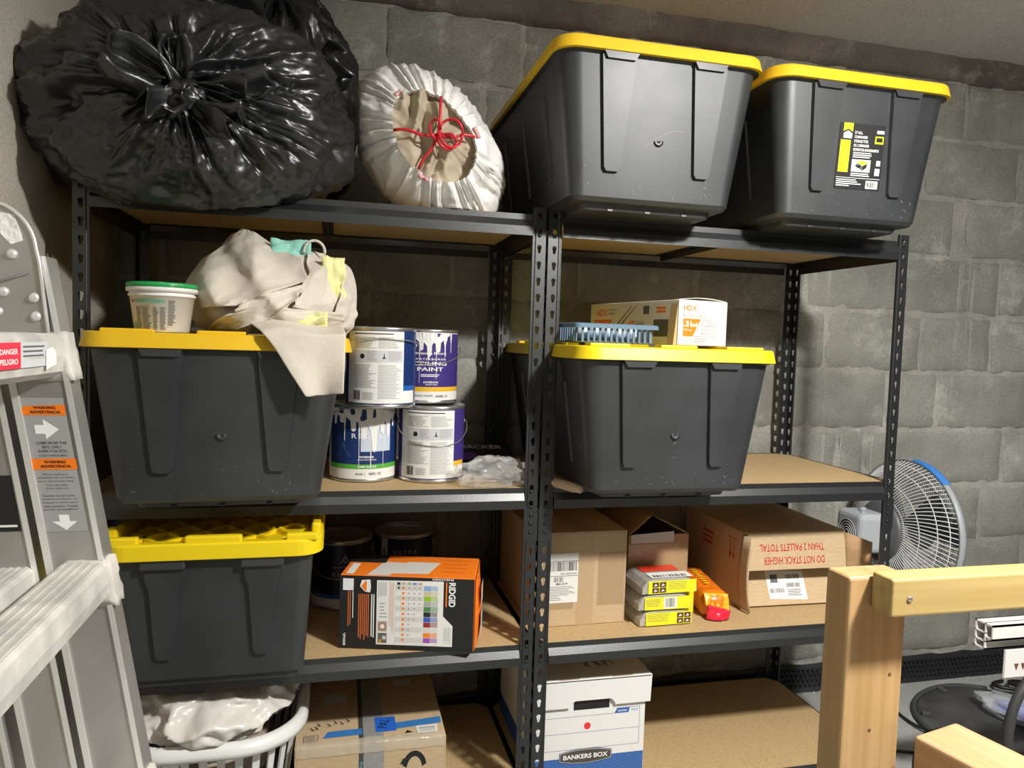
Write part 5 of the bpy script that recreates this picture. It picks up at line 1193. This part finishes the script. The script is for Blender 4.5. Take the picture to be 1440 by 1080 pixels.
for k, (a0, b0) in enumerate(((0.03, 0.07), (0.04, 0.075), (0.045, 0.09), (0.07, 0.085), (0.085, 0.095), (0.10, 0.09), (0.115, 0.10))): d.poly('marker_scribble', M_ink, [(a0, b0), (a0 + 0.012, b0 + 0.003), (a0 + 0.004, b0 + 0.016), (a0 + 0.001, b0 + 0.015), (a0 + 0.008, b0 + 0.005)], 2)
d.build(t)
d = Decal(plane_frame((0, 0, 0), (1, 0, 0), (0, 0, 1)))
d.rect('packing_tape', M_dtape, 0.146, 0.03, 0.175, TZ, 1); d.rect('grey_tape', M_gtape, 0.157, 0.02, 0.205, TZ, 2); d.text(mat('teal_print', (0.20, 0.55, 0.60), 0.5), 'Prime', 0.152, 0.115, 0.008, 0.026, rot=R(-90), lv=3)
arc = []; n_ = 14
for k in range(n_ + 1): a_ = R(165 - 150 * k / n_); arc.append((0.277 + 0.030 * math.cos(a_), 0.098 + 0.046 * math.sin(a_)))
for k in range(n_ + 1): a_ = R(15 + 150 * k / n_); arc.append((0.277 + 0.019 * math.cos(a_), 0.094 + 0.036 * math.sin(a_)))
d.poly('curved_arrow', M_ink, arc, 1); d.poly('curved_arrow', M_ink, [(0.242, 0.112), (0.262, 0.118), (0.250, 0.128)], 2); d.build(t)
# wrinkled clear tape over the front edge
mb = MB(); mb.grid([[(0.004 + (AW - 0.008) * i / 40, y - 0.001 - 0.003 * abs(noise.noise(Vector((i * .7, z * 50, 0)))), z + 0.002 * noise.noise(Vector((i * .5, 3, z * 30)))) for i in range(41)] for (y, z) in ((0.022, TZ + 0.002), (0.002, TZ + 0.003), (-0.001, TZ - 0.002), (-0.0015, TZ - 0.022))])
mb.build('clear_tape', mat('clear_tape_film', (0.75, 0.66, 0.52), 0.15, alpha=0.45, spec=0.8, bump=0.5, bscale=40), t)

# ================================================================ LAUNDRY BASKET WITH PLASTIC SHEETING
M_wpl = mat('white_basket_plastic', (0.80, 0.80, 0.78), 0.35, spec=0.5, sss=0.1)
t = thing('laundry_basket', 'white slotted plastic laundry basket on the lowest board by the ladder', 'laundry basket', (0.262, 0.20, ZS[1] + 0.0006))
def oval(s_, z, n=10): return rrect(0.205 * s_, 0.262 * s_, 0.15 * s_, z, n)
mb = MB(); mb.loft([oval(0.78, 0.0), oval(0.80, 0.004), oval(0.82, 0.05), oval(0.80, 0.05), oval(0.775, 0.006)], 0, True, True, False, True); mb.build('base_band', M_wpl, t)
mb = MB(); mb.loft([oval(0.925, 0.205), oval(0.95, 0.232), oval(0.94, 0.232), oval(0.915, 0.205)], 0, True, False, False, True); mb.build('top_band', M_wpl, t)
mb = MB(); rr = []
for (ds, dz) in ((-0.03, -0.004), (-0.005, 0.006), (0.03, 0.012), (0.075, 0.008), (0.10, -0.006), (0.10, -0.018), (0.09, -0.018), (0.06, -0.002), (0.03, 0.004), (0.0, -0.004)): rr.append(oval(0.95 + ds, 0.236 + dz))
mb.loft(rr, 0, True, False, False, True); mb.build('rolled_rim', M_wpl, t)
lo_, hi_ = oval(0.81, 0.045), oval(0.925, 0.21); n_ = len(lo_)
def ring_at(rg_, f):
    L_ = [0]
    for k in range(n_): L_.append(L_[-1] + (Vector(rg_[(k + 1) % n_]) - Vector(rg_[k])).length)
    s_ = (f % 1.0) * L_[-1]
    for k in range(n_):
        if L_[k + 1] >= s_: return Vector(rg_[k]).lerp(Vector(rg_[(k + 1) % n_]), (s_ - L_[k]) / max(1e-9, L_[k + 1] - L_[k]))
NS = 40
for k in range(NS):
    f0, f1 = k / NS, (k + (0.92 if (k % 10 in (4, 5)) else 0.45)) / NS; mb = MB(); out = []
    for (ra, fa) in ((lo_, f0), (lo_, f1), (hi_, f1), (hi_, f0)): out.append(ring_at(ra, fa))
    nn_ = (out[1] - out[0]).cross(out[3] - out[0]).normalized() * 0.0025
    mb.loft([[p + nn_ for p in out], [p - nn_ for p in out]], 0, True, True, True, False); mb.build('slat', M_wpl, t)
M_sheet = mat('milky_plastic_sheet', (0.74, 0.70, 0.64), 0.25, spec=0.5, bump=0.3, bscale=18, bdist=0.01)
film_lump('laundry_bundle', 'beige cloth bundle inside the white laundry basket', 'cloth bundle', (0.262, 0.19, 0.195), (0.13, 0.17, 0.075), 6.1, mat('beige_cotton', (0.42, 0.34, 0.26), 0.9), 48, 24, 0.12)
mb = MB(); nth, nph, rings = 150, 50, []
for j in range(nph + 1):
    ph = math.pi * j / nph; ring = []
    for i in range(nth):
        th = 2 * math.pi * i / nth; dd = Vector((math.sin(ph) * math.cos(th), math.sin(ph) * math.sin(th), math.cos(ph)))
        q = Vector((dd.x * 1.2 + dd.y * 0.8, dd.y * 2.2 - dd.x, dd.z)) * 1.5 + Vector((2.2, 0, 0))
        s_ = 1 + 0.16 * (0.5 - abs(noise.noise(q)) * 2) + 0.05 * (0.5 - abs(noise.noise(q * 2.1)) * 2)
        p = Vector((dd.x * 0.185, dd.y * 0.235, dd.z * 0.075)) * s_ + Vector((0.0, 0.0, 0.04))
        if p.z + 0.318 > 0.421: p.z = 0.421 - 0.318 - 0.1 * 0
        ring.append(p)
    rings.append(ring)
mb.loft(rings, 0, True, False, False, True)
flap(mb, Vector((0.10, -0.08, 0.055)), Vector((0.225, 0.06, 0.085)), 0.10, 3.0, 0.012, 14, 10, 0.5)
o = mb.build('plastic_sheet', M_sheet, None, (0.262, 0.165, 0.318))
tag(o, 'wrinkled milky plastic sheeting spread over the white laundry basket', 'plastic sheet')

# ================================================================ LADDER
LK = -0.168
def Xr(z): return 0.379 + LK * z
lad = thing('ladder', 'plaster spattered aluminium multi position ladder with orange warning stickers', 'ladder', (0.25, -0.8, 0.0)); ol = rel(lad)
def slab(poly_fn, z0_, z1_, ya, yb, name, m, nz_=1):
    """leaning plate: poly_fn(z) -> (xmin, xmax)"""
    mb = MB(); a, b = poly_fn(z0_), poly_fn(z1_)
    mb.add([Vector(p) - ol for p in ((a[0], ya, z0_), (a[1], ya, z0_), (a[1], yb, z0_), (a[0], yb, z0_), (b[0], ya, z1_), (b[1], ya, z1_), (b[1], yb, z1_), (b[0], yb, z1_))],
           [(0, 3, 2, 1), (4, 5, 6, 7), (0, 1, 5, 4), (1, 2, 6, 5), (2, 3, 7, 6), (3, 0, 4, 7)])
    return mb.build(name, m, lad)
def rail(a0, a1, y0, sgn, zt, z0_=0.012):
    """channel rail: web plus two flanges reaching toward sgn*y"""
    slab(lambda z: (Xr(z) - a1, Xr(z) - a0), z0_, zt, min(y0, y0 - sgn * 0.003), max(y0, y0 - sgn * 0.003), 'rail_web', M_alu)
    for (p, q) in ((a0, a0 + 0.003), (a1 - 0.003, a1)):
        ya, yb = sorted((y0, y0 + sgn * 0.036)); slab(lambda z: (Xr(z) - q, Xr(z) - p), z0_, zt, ya, yb, 'rail_flange', M_alu)
    ya, yb = sorted((y0 - sgn * 0.0032, y0 - sgn * 0.0055))
    slab(lambda z: (Xr(z) - a0 - 0.006, Xr(z) - a0 + 0.0005), z0_, zt, ya, yb, 'rail_lip', M_alul); slab(lambda z: (Xr(z) - a1 - 0.0005, Xr(z) - a1 + 0.008), z0_, zt, ya, yb, 'rail_lip', M_alul)
rail(0.0, 0.070, -0.608, 1, 1.30); rail(0.082, 0.140, -0.606, 1, 1.33); rail(0.158, 0.216, -0.608, 1, 1.30)
rail(0.0, 0.070, -1.012, -1, 1.30); rail(0.082, 0.140, -1.014, -1, 1.33); rail(0.158, 0.216, -1.012, -1, 1.30)
for yy in (-0.59, -1.034):
    for a_ in (0.035, 0.187): mb = MB(); mb.bev(Xr(0) - a_ - 0.04 - ol.x, Xr(0) - a_ + 0.042 - ol.x, yy - 0.024 - ol.y, yy + 0.024 - ol.y, 0.0, 0.03, 0.005, 2); mb.build('rubber_foot', mat('black_rubber', (0.02, 0.02, 0.02), 0.7), lad)
def rung(zt, a0, a1, name, m, ya=-1.05, yb=-0.576, h=0.056):
    mb = MB(); x1_, x0_ = Xr(zt) - a0, Xr(zt) - a1
    prof_ = [(x0_, zt - 0.004), (x0_ + 0.004, zt), (x1_ - 0.006, zt), (x1_ - 0.001, zt - 0.005), (x1_ + 0.001, zt - h * 0.5), (x1_ - 0.003, zt - h + 0.008), (x1_ - 0.014, zt - h), (x0_ + 0.01, zt - h * 0.7), (x0_, zt - h * 0.4)]
    mb.prism([(x - ol.x, z) for x, z in prof_], ya - ol.y, yb - ol.y, 'y')
    g_ = len(mb.v)
    for k in range(5):
        xx = x0_ + 0.008 + (x1_ - x0_ - 0.018) * k / 4; mb.box(xx - 0.0014 - ol.x, xx + 0.0014 - ol.x, ya - ol.y, yb - ol.y, zt - 0.001, zt + 0.0012)
    return mb.build(name, m, lad)
for zt in (1.200, 0.896, 0.592, 0.288):
    rung(zt, -0.006, 0.054, 'rung', M_crust); rung(zt - 0.004, 0.084, 0.138, 'inner_rung', M_crust)
    for (ya, yb, yc) in ((-0.634, -0.602, -0.598), (-1.034, -0.99, -1.02)):     # crusted end bracket wrapping the rail
        mb = MB(); bm = bmesh.new(); bmesh.ops.create_cube(bm, size=1); bmesh.ops.subdivide_edges(bm, edges=bm.edges[:], cuts=6, use_grid_fill=True)
        xa, xb, za, zb = Xr(zt) - 0.048, Xr(zt) + 0.0075, zt - 0.060, zt + 0.003
        for v in bm.verts:
            p = Vector(((xa + xb) / 2 + v.co.x * (xb - xa), yc + v.co.y * (yb - ya), (za + zb) / 2 + v.co.z * (zb - za))); p.x += LK * (p.z - zt)
            p += Vector((fbm(p * 60), fbm(p * 60 + Vector((5, 0, 0))), fbm(p * 60 + Vector((0, 7, 0))))) * 0.003; v.co = p - ol
        mb.bm(bm, 0, None, True); mb.build('rung_bracket', M_crust, lad)
# rounded side plate with rivets at the hinge end
mb = MB(); pl = [(-0.02, 1.185), (Xr(1.185) - 0.012, 1.185), (Xr(1.30) - 0.004, 1.29)]
for k in range(9): a_ = R(5 + 80 * k / 8); pl.append((0.095 + 0.058 * math.cos(a_), 1.303 + 0.063 * math.sin(a_)))
pl += [(0.06, 1.367), (-0.02, 1.367)]
mb.prism([(x - ol.x, z) for x, z in pl], -0.618 - ol.y, -0.6145 - ol.y, 'y'); mb.build('hinge_plate', M_alu, lad)
mb = MB(); edge = pl[1:-1]; mb.tube([Vector((x - ol.x, -0.6195 - ol.y, z)) for x, z in edge], 0.0025, 6); mb.build('plate_edge', M_alul, lad)
mb = MB(); mb.tube([Vector((x - ol.x, -0.619 - ol.y, z)) for x, z in ((0.04, 1.237), (0.143, 1.277))], 0.0018, 6); mb.build('plate_crease', M_dgrey, lad)
for (x, z) in ((0.150, 1.246), (0.115, 1.252), (0.152, 1.222), (0.108, 1.227), (0.125, 1.300), (0.072, 1.23)):
    mb = MB(); mb.lathe([(0.007, 0), (0.006, 0.003), (0.0035, 0.005), (0.0001, 0.0055)], 14, M=Matrix.Translation((x - ol.x, -0.618 - ol.y, z)) @ Matrix.Rotation(R(90), 4, 'X')); mb.build('rivet', M_alul, lad)
mb = MB(); mb.add([Vector((x, -0.6186, z)) - ol for x, z in ((0.112, 1.352), (0.128, 1.35), (0.136, 1.328), (0.138, 1.318), (0.124, 1.312), (0.112, 1.326))], [tuple(range(6))]); mb.build('plaster_smear', M_plast, lad)
# stickers on the rail web
def rail_frame(a_c, z_c, y):
    ux = Vector((1, 0, 0)); uy = Vector((LK, 0, 1)).normalized(); o_ = Vector((Xr(z_c) - a_c, y, z_c)) - ol
    return lambda u, v, h: o_ + ux * u + uy * v + Vector((0, -h, 0))
M_stick = mat('grey_sticker', (0.34, 0.34, 0.335), 0.45); M_ost = mat('orange_sticker', (0.90, 0.20, 0.01), 0.45)
d = Decal(rail_frame(0.037, 1.03, -0.6115))
d.rect('warning_sticker', M_stick, -0.027, -0.092, 0.026, 0.088, 1)
d.poly('sticker_print', M_ost, [(-0.029, 0.065), (-0.022, 0.077), (0.026, 0.079), (0.026, 0.065)], 2); d.rect('sticker_print', M_ost, -0.029, -0.008, 0.027, 0.007, 2)
for v in (0.072, -0.0005): d.text(M_ink, 'WARNING', 0.002, v + 0.003, 0.0038, 0.026, lv=3, bold=0.02); d.text(M_ink, 'ADVERTENCIA', 0.002, v - 0.0028, 0.0038, 0.036, lv=3, bold=0.02)
d.poly('sticker_print', M_wtxt, [(-0.014, 0.052), (-0.014, 0.040), (-0.003, 0.040), (-0.003, 0.033), (0.014, 0.046), (-0.003, 0.060), (-0.003, 0.052)], 2)
for k, s_ in enumerate(('CLIMB FROM THIS', 'SIDE ONLY', 'SUBIR POR ESTE', 'LADO NADA MÁS.')): d.text(M_dgrey, s_, 0.002, 0.028 - 0.0055 * k, 0.0038, (0.036, 0.024, 0.034, 0.034)[k], lv=2, bold=0.01)
for k, s_ in enumerate(('When used as a', 'stepladder do not stand', 'on or above this rung.', 'You can lose', 'your balance.', '', 'Cuando se use como', 'escalera de tijera, no', 'coloque ni monte sobre', 'este escalón. Puede', 'perder el equilibrio.')):
    if s_: d.text(M_dgrey, s_, -0.001, -0.014 - 0.0048 * k, 0.003, min(0.042, 0.0021 * len(s_)), lv=2)
d.poly('sticker_print', M_wtxt, [(-0.006, -0.069), (0.006, -0.069), (0.006, -0.078), (0.015, -0.078), (0.0, -0.090), (-0.015, -0.078), (-0.006, -0.078)], 2); d.build(lad)
d = Decal(rail_frame(0.111, 0.985, -0.6095)); d.rect('black_sticker', M_ink, -0.022, -0.045, 0.020, 0.03, 1); d.lines(M_wtxt, -0.018, -0.042, 0.018, -0.036, 1, 2, 1, 0.5); d.build(lad)
# red sticker on the face of the upper rung
d = Decal(lambda u, v, h: Vector((Xr(1.2) + 0.0066 + h, -0.80 + u, 1.175 + v)) - ol)
d.rect('rung_sticker', M_lgrey, -0.10, -0.013, 0.125, 0.016, 1); d.rect('danger_sticker', mat('danger_red', (0.85, 0.03, 0.07), 0.4), -0.06, -0.013, 0.045, 0.016, 3)
d.text(M_wtxt, 'DANGER', 0.014, 0.006, 0.006, 0.045, lv=4, bold=0.02); d.text(M_wtxt, 'PELIGRO', 0.014, -0.005, 0.006, 0.045, lv=4, bold=0.02); d.poly('danger_sticker', M_wtxt, [(-0.045, 0.008), (-0.03, 0.009), (-0.024, 0.0), (-0.018, -0.006), (-0.022, -0.009), (-0.036, -0.002)], 4)
d.lines(M_dgrey, 0.052, -0.004, 0.118, 0.012, 3, 2, 3, 0.4); d.poly('torn_paper', M_wtxt, [(0.118, -0.018), (0.152, -0.012), (0.150, 0.004), (0.138, 0.010), (0.118, 0.006)], 4); d.build(lad)

# ================================================================ WOODEN FRAME IN FRONT
M_pineX = wood_mat('pine_rail', (0.45, 0.345, 0.145), (0.36, 0.25, 0.085), 0, 0.5)
M_pineZ = wood_mat('pine_post', (0.47, 0.31, 0.145), (0.36, 0.21, 0.085), 2, 0.5); M_pineY = wood_mat('pine_beam', (0.47, 0.31, 0.165), (0.36, 0.215, 0.10), 1, 0.5)
fr_ = thing('lumber_railing', 'unfinished pine lumber railing with an upright post and a screwed rail', 'railing', (1.235, -0.844, 0.0))
of = rel(fr_)
def lum(x0_, x1_, y0_, y1_, z0_, z1_, name, m, b=0.004, par=fr_):
    mb = MB(); mb.bev(x0_ - of.x, x1_ - of.x, y0_ - of.y, y1_ - of.y, z0_, z1_, b, 3); o = mb.build(name, m, par); return o
po = lum(1.190, 1.283, -0.863, -0.816, 0.0, 0.912, 'post', M_pineZ, 0.005)
ra = lum(1.2235, 2.30, -0.901, -0.8632, 0.869, 0.920, 'rail', M_pineX, 0.004)
mb = MB(); mb.lathe([(0.0001, 0.0006), (0.0015, 0.0002), (0.0018, 0.0016), (0.0038, 0.0014), (0.0042, 0)], 14, M=Matrix.Translation((1.251 - of.x, -0.901 - of.y, 0.893)) @ Matrix.Rotation(R(90), 4, 'X')); mb.build('screw_head', mat('zinc_screw', (0.5, 0.47, 0.4), 0.35, metal=0.8), ra)
lum(2.211, 2.30, -0.863, -0.825, 0.0, 0.912, 'post', M_pineZ, 0.005)
lum(1.190, 2.30, -0.815, -0.777, 0.10, 0.189, 'lower_rail', M_pineX, 0.004)
bmx = MB(); bmx.bev(-0.0445, 0.0445, -0.55, 0.0, -0.089, 0.0, 0.005, 3); bo_ = bmx.build('cross_beam', M_pineY, fr_, (1.330 - of.x, -0.875 - of.y, 0.700), (0, 0, R(13)))
lum(1.262, 1.30, -1.44, -0.903, 0.611, 0.649, 'brace', M_pineY, 0.004)
for kx_ in ((1.235, 0.70), (1.262, 0.775)):     # knots
    mb = MB(); mb.lathe([(0.0001, 0.0005), (0.0022, 0.0004), (0.003, 0.0)], 10, M=Matrix.Translation((kx_[0] - of.x, -0.863 - of.y, kx_[1])) @ Matrix.Rotation(R(90), 4, 'X')); mb.build('knot', mat('knot_wood', (0.16, 0.07, 0.025), 0.6), po)

# ================================================================ FAN
fan = thing('pedestal_fan', 'grey pedestal fan seen from behind with blue tape on its grille', 'fan', (2.19, 0.29, 0.0)); of_ = rel(fan)
FC = Vector((2.335, 0.30, 0.634)); zf = Vector((-0.985, 0.02, 0.04)).normalized(); xf = Vector((0, 0, 1)).cross(zf).normalized(); yf_ = zf.cross(xf)
FM = Matrix((xf, yf_, zf)).transposed().to_4x4(); FM.translation = FC - of_
M_wire = mat('grey_grille_wire', (0.55, 0.56, 0.57), 0.4, spec=0.5); M_fgrey = mat('grey_fan_plastic', (0.33, 0.35, 0.37), 0.4); M_fdark = mat('dark_grey_plastic', (0.10, 0.105, 0.11), 0.45); M_fblade = mat('smoky_blade', (0.05, 0.052, 0.055), 0.35)
FRad = 0.230
def dome(r, hgt): return hgt * (1 - max(0, (r - 0.08) / (FRad - 0.08)) ** 2.4)
for (nm, hgt, sg) in (('rear_grille', 0.092, 1), ('front_grille', 0.055, -1)):
    mb = MB()
    for k in range(92):
        a0_ = 2 * math.pi * k / 92; pts = []
        for q in range(9):
            r = 0.085 + (FRad - 0.087) * q / 8; a_ = a0_ - 0.45 * (r - 0.085) / FRad * sg; pts.append((r * math.cos(a_), r * math.sin(a_), sg * (0.004 + dome(r, hgt))))
        mb.tube(pts, 0.0017, 4, M=FM)
    for r in (0.105, 0.15, 0.19, 0.212): mb.tube([(r * math.cos(2 * math.pi * q / 64), r * math.sin(2 * math.pi * q / 64), sg * (0.004 + dome(r, hgt) - 0.0015)) for q in range(64)], 0.0018, 5, closed=True, M=FM)
    mb.build(nm, M_wire, fan)
mb = MB(); mb.lathe([(FRad - 0.004, -0.011), (FRad + 0.004, -0.011), (FRad + 0.006, 0.0), (FRad + 0.004, 0.011), (FRad - 0.004, 0.011), (FRad - 0.004, -0.011)], 72, M=FM, cap=False); mb.build('rim_band', M_fgrey, fan)
mb = MB(); mb.lathe([(0.0001, 0.086), (0.088, 0.086), (0.096, 0.092), (0.098, 0.098), (0.088, 0.106), (0.0001, 0.112)], 40, M=FM); mb.build('hub_plate', M_fdark, fan)
mb = MB(); mb.lathe([(0.0001, -0.058), (0.055, -0.058), (0.06, -0.062), (0.05, -0.068), (0.0001, -0.069)], 32, M=FM); mb.build('front_badge', M_fgrey, fan)
for k in range(3):
    mb = MB(); G = []
    for i in range(7):
        r = 0.03 + 0.185 * i / 6; G.append([((r) * math.cos(2.1 * k + (0.95 * j / 7) * (1 - 0.15 * i / 6)), r * math.sin(2.1 * k + (0.95 * j / 7) * (1 - 0.15 * i / 6)), -0.02 + 0.05 * j / 7) for j in range(8)])
    mb.grid(G, M=FM); solid(mb.build('blade', M_fblade, fan), 0.002)
mo = MB(); mo.bev(-0.060, 0.060, -0.064, 0.062, 0.106, 0.215, 0.018, 3, M=FM); motor = mo.build('motor_housing', mat('pale_grey_plastic', (0.42, 0.45, 0.48), 0.35), fan)
mb = MB(); mb.lathe([(0.0001, 0.2155), (0.044, 0.2155), (0.046, 0.2135)], 28, M=FM @ Matrix.Translation((0, -0.008, 0))); mb.build('vent_disc', M_ink, motor)
for r in (0.010, 0.018, 0.026, 0.034, 0.042):
    mb = MB(); mb.tube([(r * math.cos(2 * math.pi * q / 28), -0.008 + r * math.sin(2 * math.pi * q / 28), 0.2165) for q in range(28)], 0.0015, 5, closed=True, M=FM); mb.build('vent_ring', M_wire, motor)
mb = MB(); mb.lathe([(0.012, 0), (0.012, 0.014), (0.009, 0.018), (0.0001, 0.018)], 16, M=FM @ Matrix.Translation((0.0, 0.056, 0.165)) @ Matrix.Rotation(R(-90), 4, 'X')); mb.build('oscillation_knob', M_fgrey, motor)
mb = MB(); mb.lathe([(0.009, 0), (0.009, 0.010), (0.0001, 0.012)], 14, M=FM @ Matrix.Translation((0.028, 0.056, 0.185)) @ Matrix.Rotation(R(-90), 4, 'X')); mb.build('oscillation_knob', M_fgrey, motor)
# tape over the top of the rim
mb = MB(); G = []
for i in range(22):
    a_ = R(86 - 36 * i / 21); G.append([FM @ Vector(((FRad + dr) * math.cos(a_), (FRad + dr) * math.sin(a_), zz)) for dr, zz in ((0.0005, 0.0122), (0.0064, 0.0122), (0.0068, 0.0), (0.006, -0.0122))])
mb.grid(G); mb.build('blue_tape', mat('fan_blue_tape', (0.05, 0.22, 0.62), 0.5), fan)
mc = FM @ Vector((0, -0.05, 0.15))
mb = MB(); mb.tube([mc, mc + Vector((-0.005, 0, -0.05)), Vector((0.0, 0.0, mc.z - 0.10)), Vector((0, 0, mc.z - 0.16)), Vector((0, 0, 0.02))], [0.022, 0.018, 0.016, 0.014, 0.014], 14); mb.build('pole', M_fgrey, fan)
mb = MB(); mb.lathe([(0.10, 0), (0.102, 0.006), (0.09, 0.014), (0.03, 0.028), (0.022, 0.06), (0.0145, 0.062)], 40); mb.build('base', M_fdark, fan)

# ================================================================ FLOOR THINGS
M_blk = mat('matt_black_plastic', (0.05, 0.05, 0.05), 0.5, var=0.4, vscale=9, col2=(0.10, 0.10, 0.097)); M_cable = mat('black_cable', (0.012, 0.012, 0.013), 0.45)
t = thing('sump_cover', 'round matt black sump pit cover set on the floor behind the post', 'sump cover', (2.69, 0.145, 0.0))
mb = MB(); mb.lathe([(0.300, 0.0), (0.300, 0.008), (0.294, 0.012), (0.242, 0.012), (0.236, 0.0155), (0.05, 0.0155), (0.0001, 0.0155)], 64); mb.build('cover_plate', M_blk, t)
mb = MB(); mb.tube([(0.308 * math.cos(a_), 0.308 * math.sin(a_), 0.0095 + 0.002 * math.sin(a_ * 5)) for a_ in np.linspace(R(62), R(215), 40)], 0.0085, 10); mb.build('rim_gasket', mat('grey_rubber_gasket', (0.06, 0.06, 0.06), 0.6), t)
for a_ in (100, 150, 215): mb = MB(); mb.bev(-0.014, 0.014, -0.008, 0.008, 0.012, 0.026, 0.003, 2, M=Matrix.Rotation(R(a_), 4, 'Z') @ Matrix.Translation((0.278, 0, 0))); mb.build('clip', M_blk, t)
def cable(name, label, pts, r, m=M_cable, cat='cable', n=8):
    cv = bpy.data.curves.new('c', 'CURVE'); cv.dimensions = '3D'; sp = cv.splines.new('NURBS'); sp.points.add(len(pts) - 1)
    for p, q in zip(sp.points, pts): p.co = (*q, 1)
    sp.use_endpoint_u = True; sp.order_u = 4; sp.resolution_u = 10; o = bpy.data.objects.new('c', cv); COL.objects.link(o)
    me0 = bpy.data.meshes.new_from_object(o); P_ = [v.co.copy() for v in me0.vertices]; bpy.data.objects.remove(o); bpy.data.curves.remove(cv)
    b_ = P_[0].copy(); mb = MB(); mb.tube([p - b_ for p in P_], r, n); return tag(mb.build(name, m, None, b_), label, cat)
cable('power_cable', 'thin black cable running from the block wall across the floor to the post', [(2.42, 0.49, 0.006), (2.40, 0.40, 0.005), (2.34, 0.24, 0.005), (2.42, 0.10, 0.03), (2.47, 0.16, 0.03), (2.40, 0.20, 0.024), (2.26, 0.14, 0.005), (2.1, -0.05, 0.005), (1.9, -0.3, 0.005)], 0.0045)
cable('power_cable', 'black cable looping over the rim of the sump cover', [(2.15, 0.15, 0.005), (2.28, 0.10, 0.005), (2.36, 0.05, 0.016), (2.30, -0.02, 0.005), (2.20, -0.04, 0.005), (2.05, -0.2, 0.005)], 0.0042)
cable('power_cable', 'black coiled cable lying on the far side of the sump cover', [(2.95, 0.46, 0.006), (2.80, 0.42, 0.024), (2.95, 0.32, 0.028), (3.1, 0.36, 0.006), (3.0, 0.47, 0.008), (2.86, 0.38, 0.036), (3.05, 0.30, 0.03), (3.2, 0.40, 0.006)], 0.007)
cable('rubber_hose', 'thick dark hose arching down in front of the vinyl frame', [(2.35, -0.42, 0.0105), (2.22, -0.48, 0.012), (2.0, -0.52, 0.08), (1.90, -0.50, 0.30), (1.875, -0.50, 0.46), (1.93, -0.50, 0.56), (2.05, -0.5, 0.60), (2.2, -0.5, 0.50), (2.32, -0.5, 0.25), (2.40, -0.5, 0.0105), (2.6, -0.5, 0.0105)], 0.010, mat('dark_grey_hose', (0.035, 0.035, 0.037), 0.5), 'hose', 12)
# film pack with blue contents lying on the cover
t = thing('plastic_packet', 'clear plastic packet with blue contents lying on the sump cover', 'packet', (2.78, 0.13, 0.0158), R(-58))
o = film_lump('wrapper', None, None, (0, 0, 0.034), (0.20, 0.085, 0.042), 4.4, mat('clear_pack_film', (0.85, 0.87, 0.90), 0.15, alpha=0.38, spec=0.7, bump=0.5, bscale=20, bdist=0.02), 64, 32, 0.2, -0.033, t)
film_lump('blue_filling', None, None, (0, 0, 0.028), (0.155, 0.058, 0.030), 1.4, mat('ultramarine_wad', (0.02, 0.06, 0.55), 0.6), 32, 16, 0.2, -0.026, t)
# vinyl window frame section standing beside the wooden frame
M_vin = mat('white_vinyl', (0.74, 0.73, 0.70), 0.4); M_vin2 = mat('soiled_vinyl', (0.42, 0.38, 0.32), 0.6)
t = thing('vinyl_frame', 'hollow white vinyl window frame section standing behind the pine rail', 'window frame', (2.05, -0.3, 0.0))
mb = MB(); X0_, X1_ = 0.0, 0.62
for (ya, yb, za, zb) in ((-0.002, 0.048, 0.567, 0.571), (-0.002, 0.002, 0.536, 0.571), (0.018, 0.021, 0.536, 0.571), (0.018, 0.048, 0.545, 0.5475), (0.044, 0.048, 0.506, 0.571), (0.018, 0.048, 0.524, 0.527), (0.018, 0.048, 0.506, 0.5095), (0.018, 0.021, 0.506, 0.536), (-0.002, 0.018, 0.536, 0.539)): mb.box(X0_, X1_, ya, yb, za, zb)
mb.build('head_extrusion', M_vin, t)
mb = MB(); mb.box(0.035, X1_, -0.008, -0.003, 0.445, 0.512); mb.build('lower_fin', M_vin, t)
mb = MB()
for k in range(16): mb.prism([(0.062 + 0.02 * k, 0.478), (0.074 + 0.02 * k, 0.478), (0.068 + 0.02 * k, 0.462)], -0.0095, -0.0082, 'y')
mb.build('rusty_teeth', mat('rust_stain', (0.16, 0.06, 0.03), 0.8), t)
mb = MB(); mb.box(0.54, 0.60, -0.003, 0.048, 0.0, 0.506); mb.build('jamb_extrusion', M_vin, t)
mb = MB(); mb.box(0.52, 0.62, -0.12, 0.15, 0.0, 0.02); mb.build('foot_extrusion', M_vin, t)
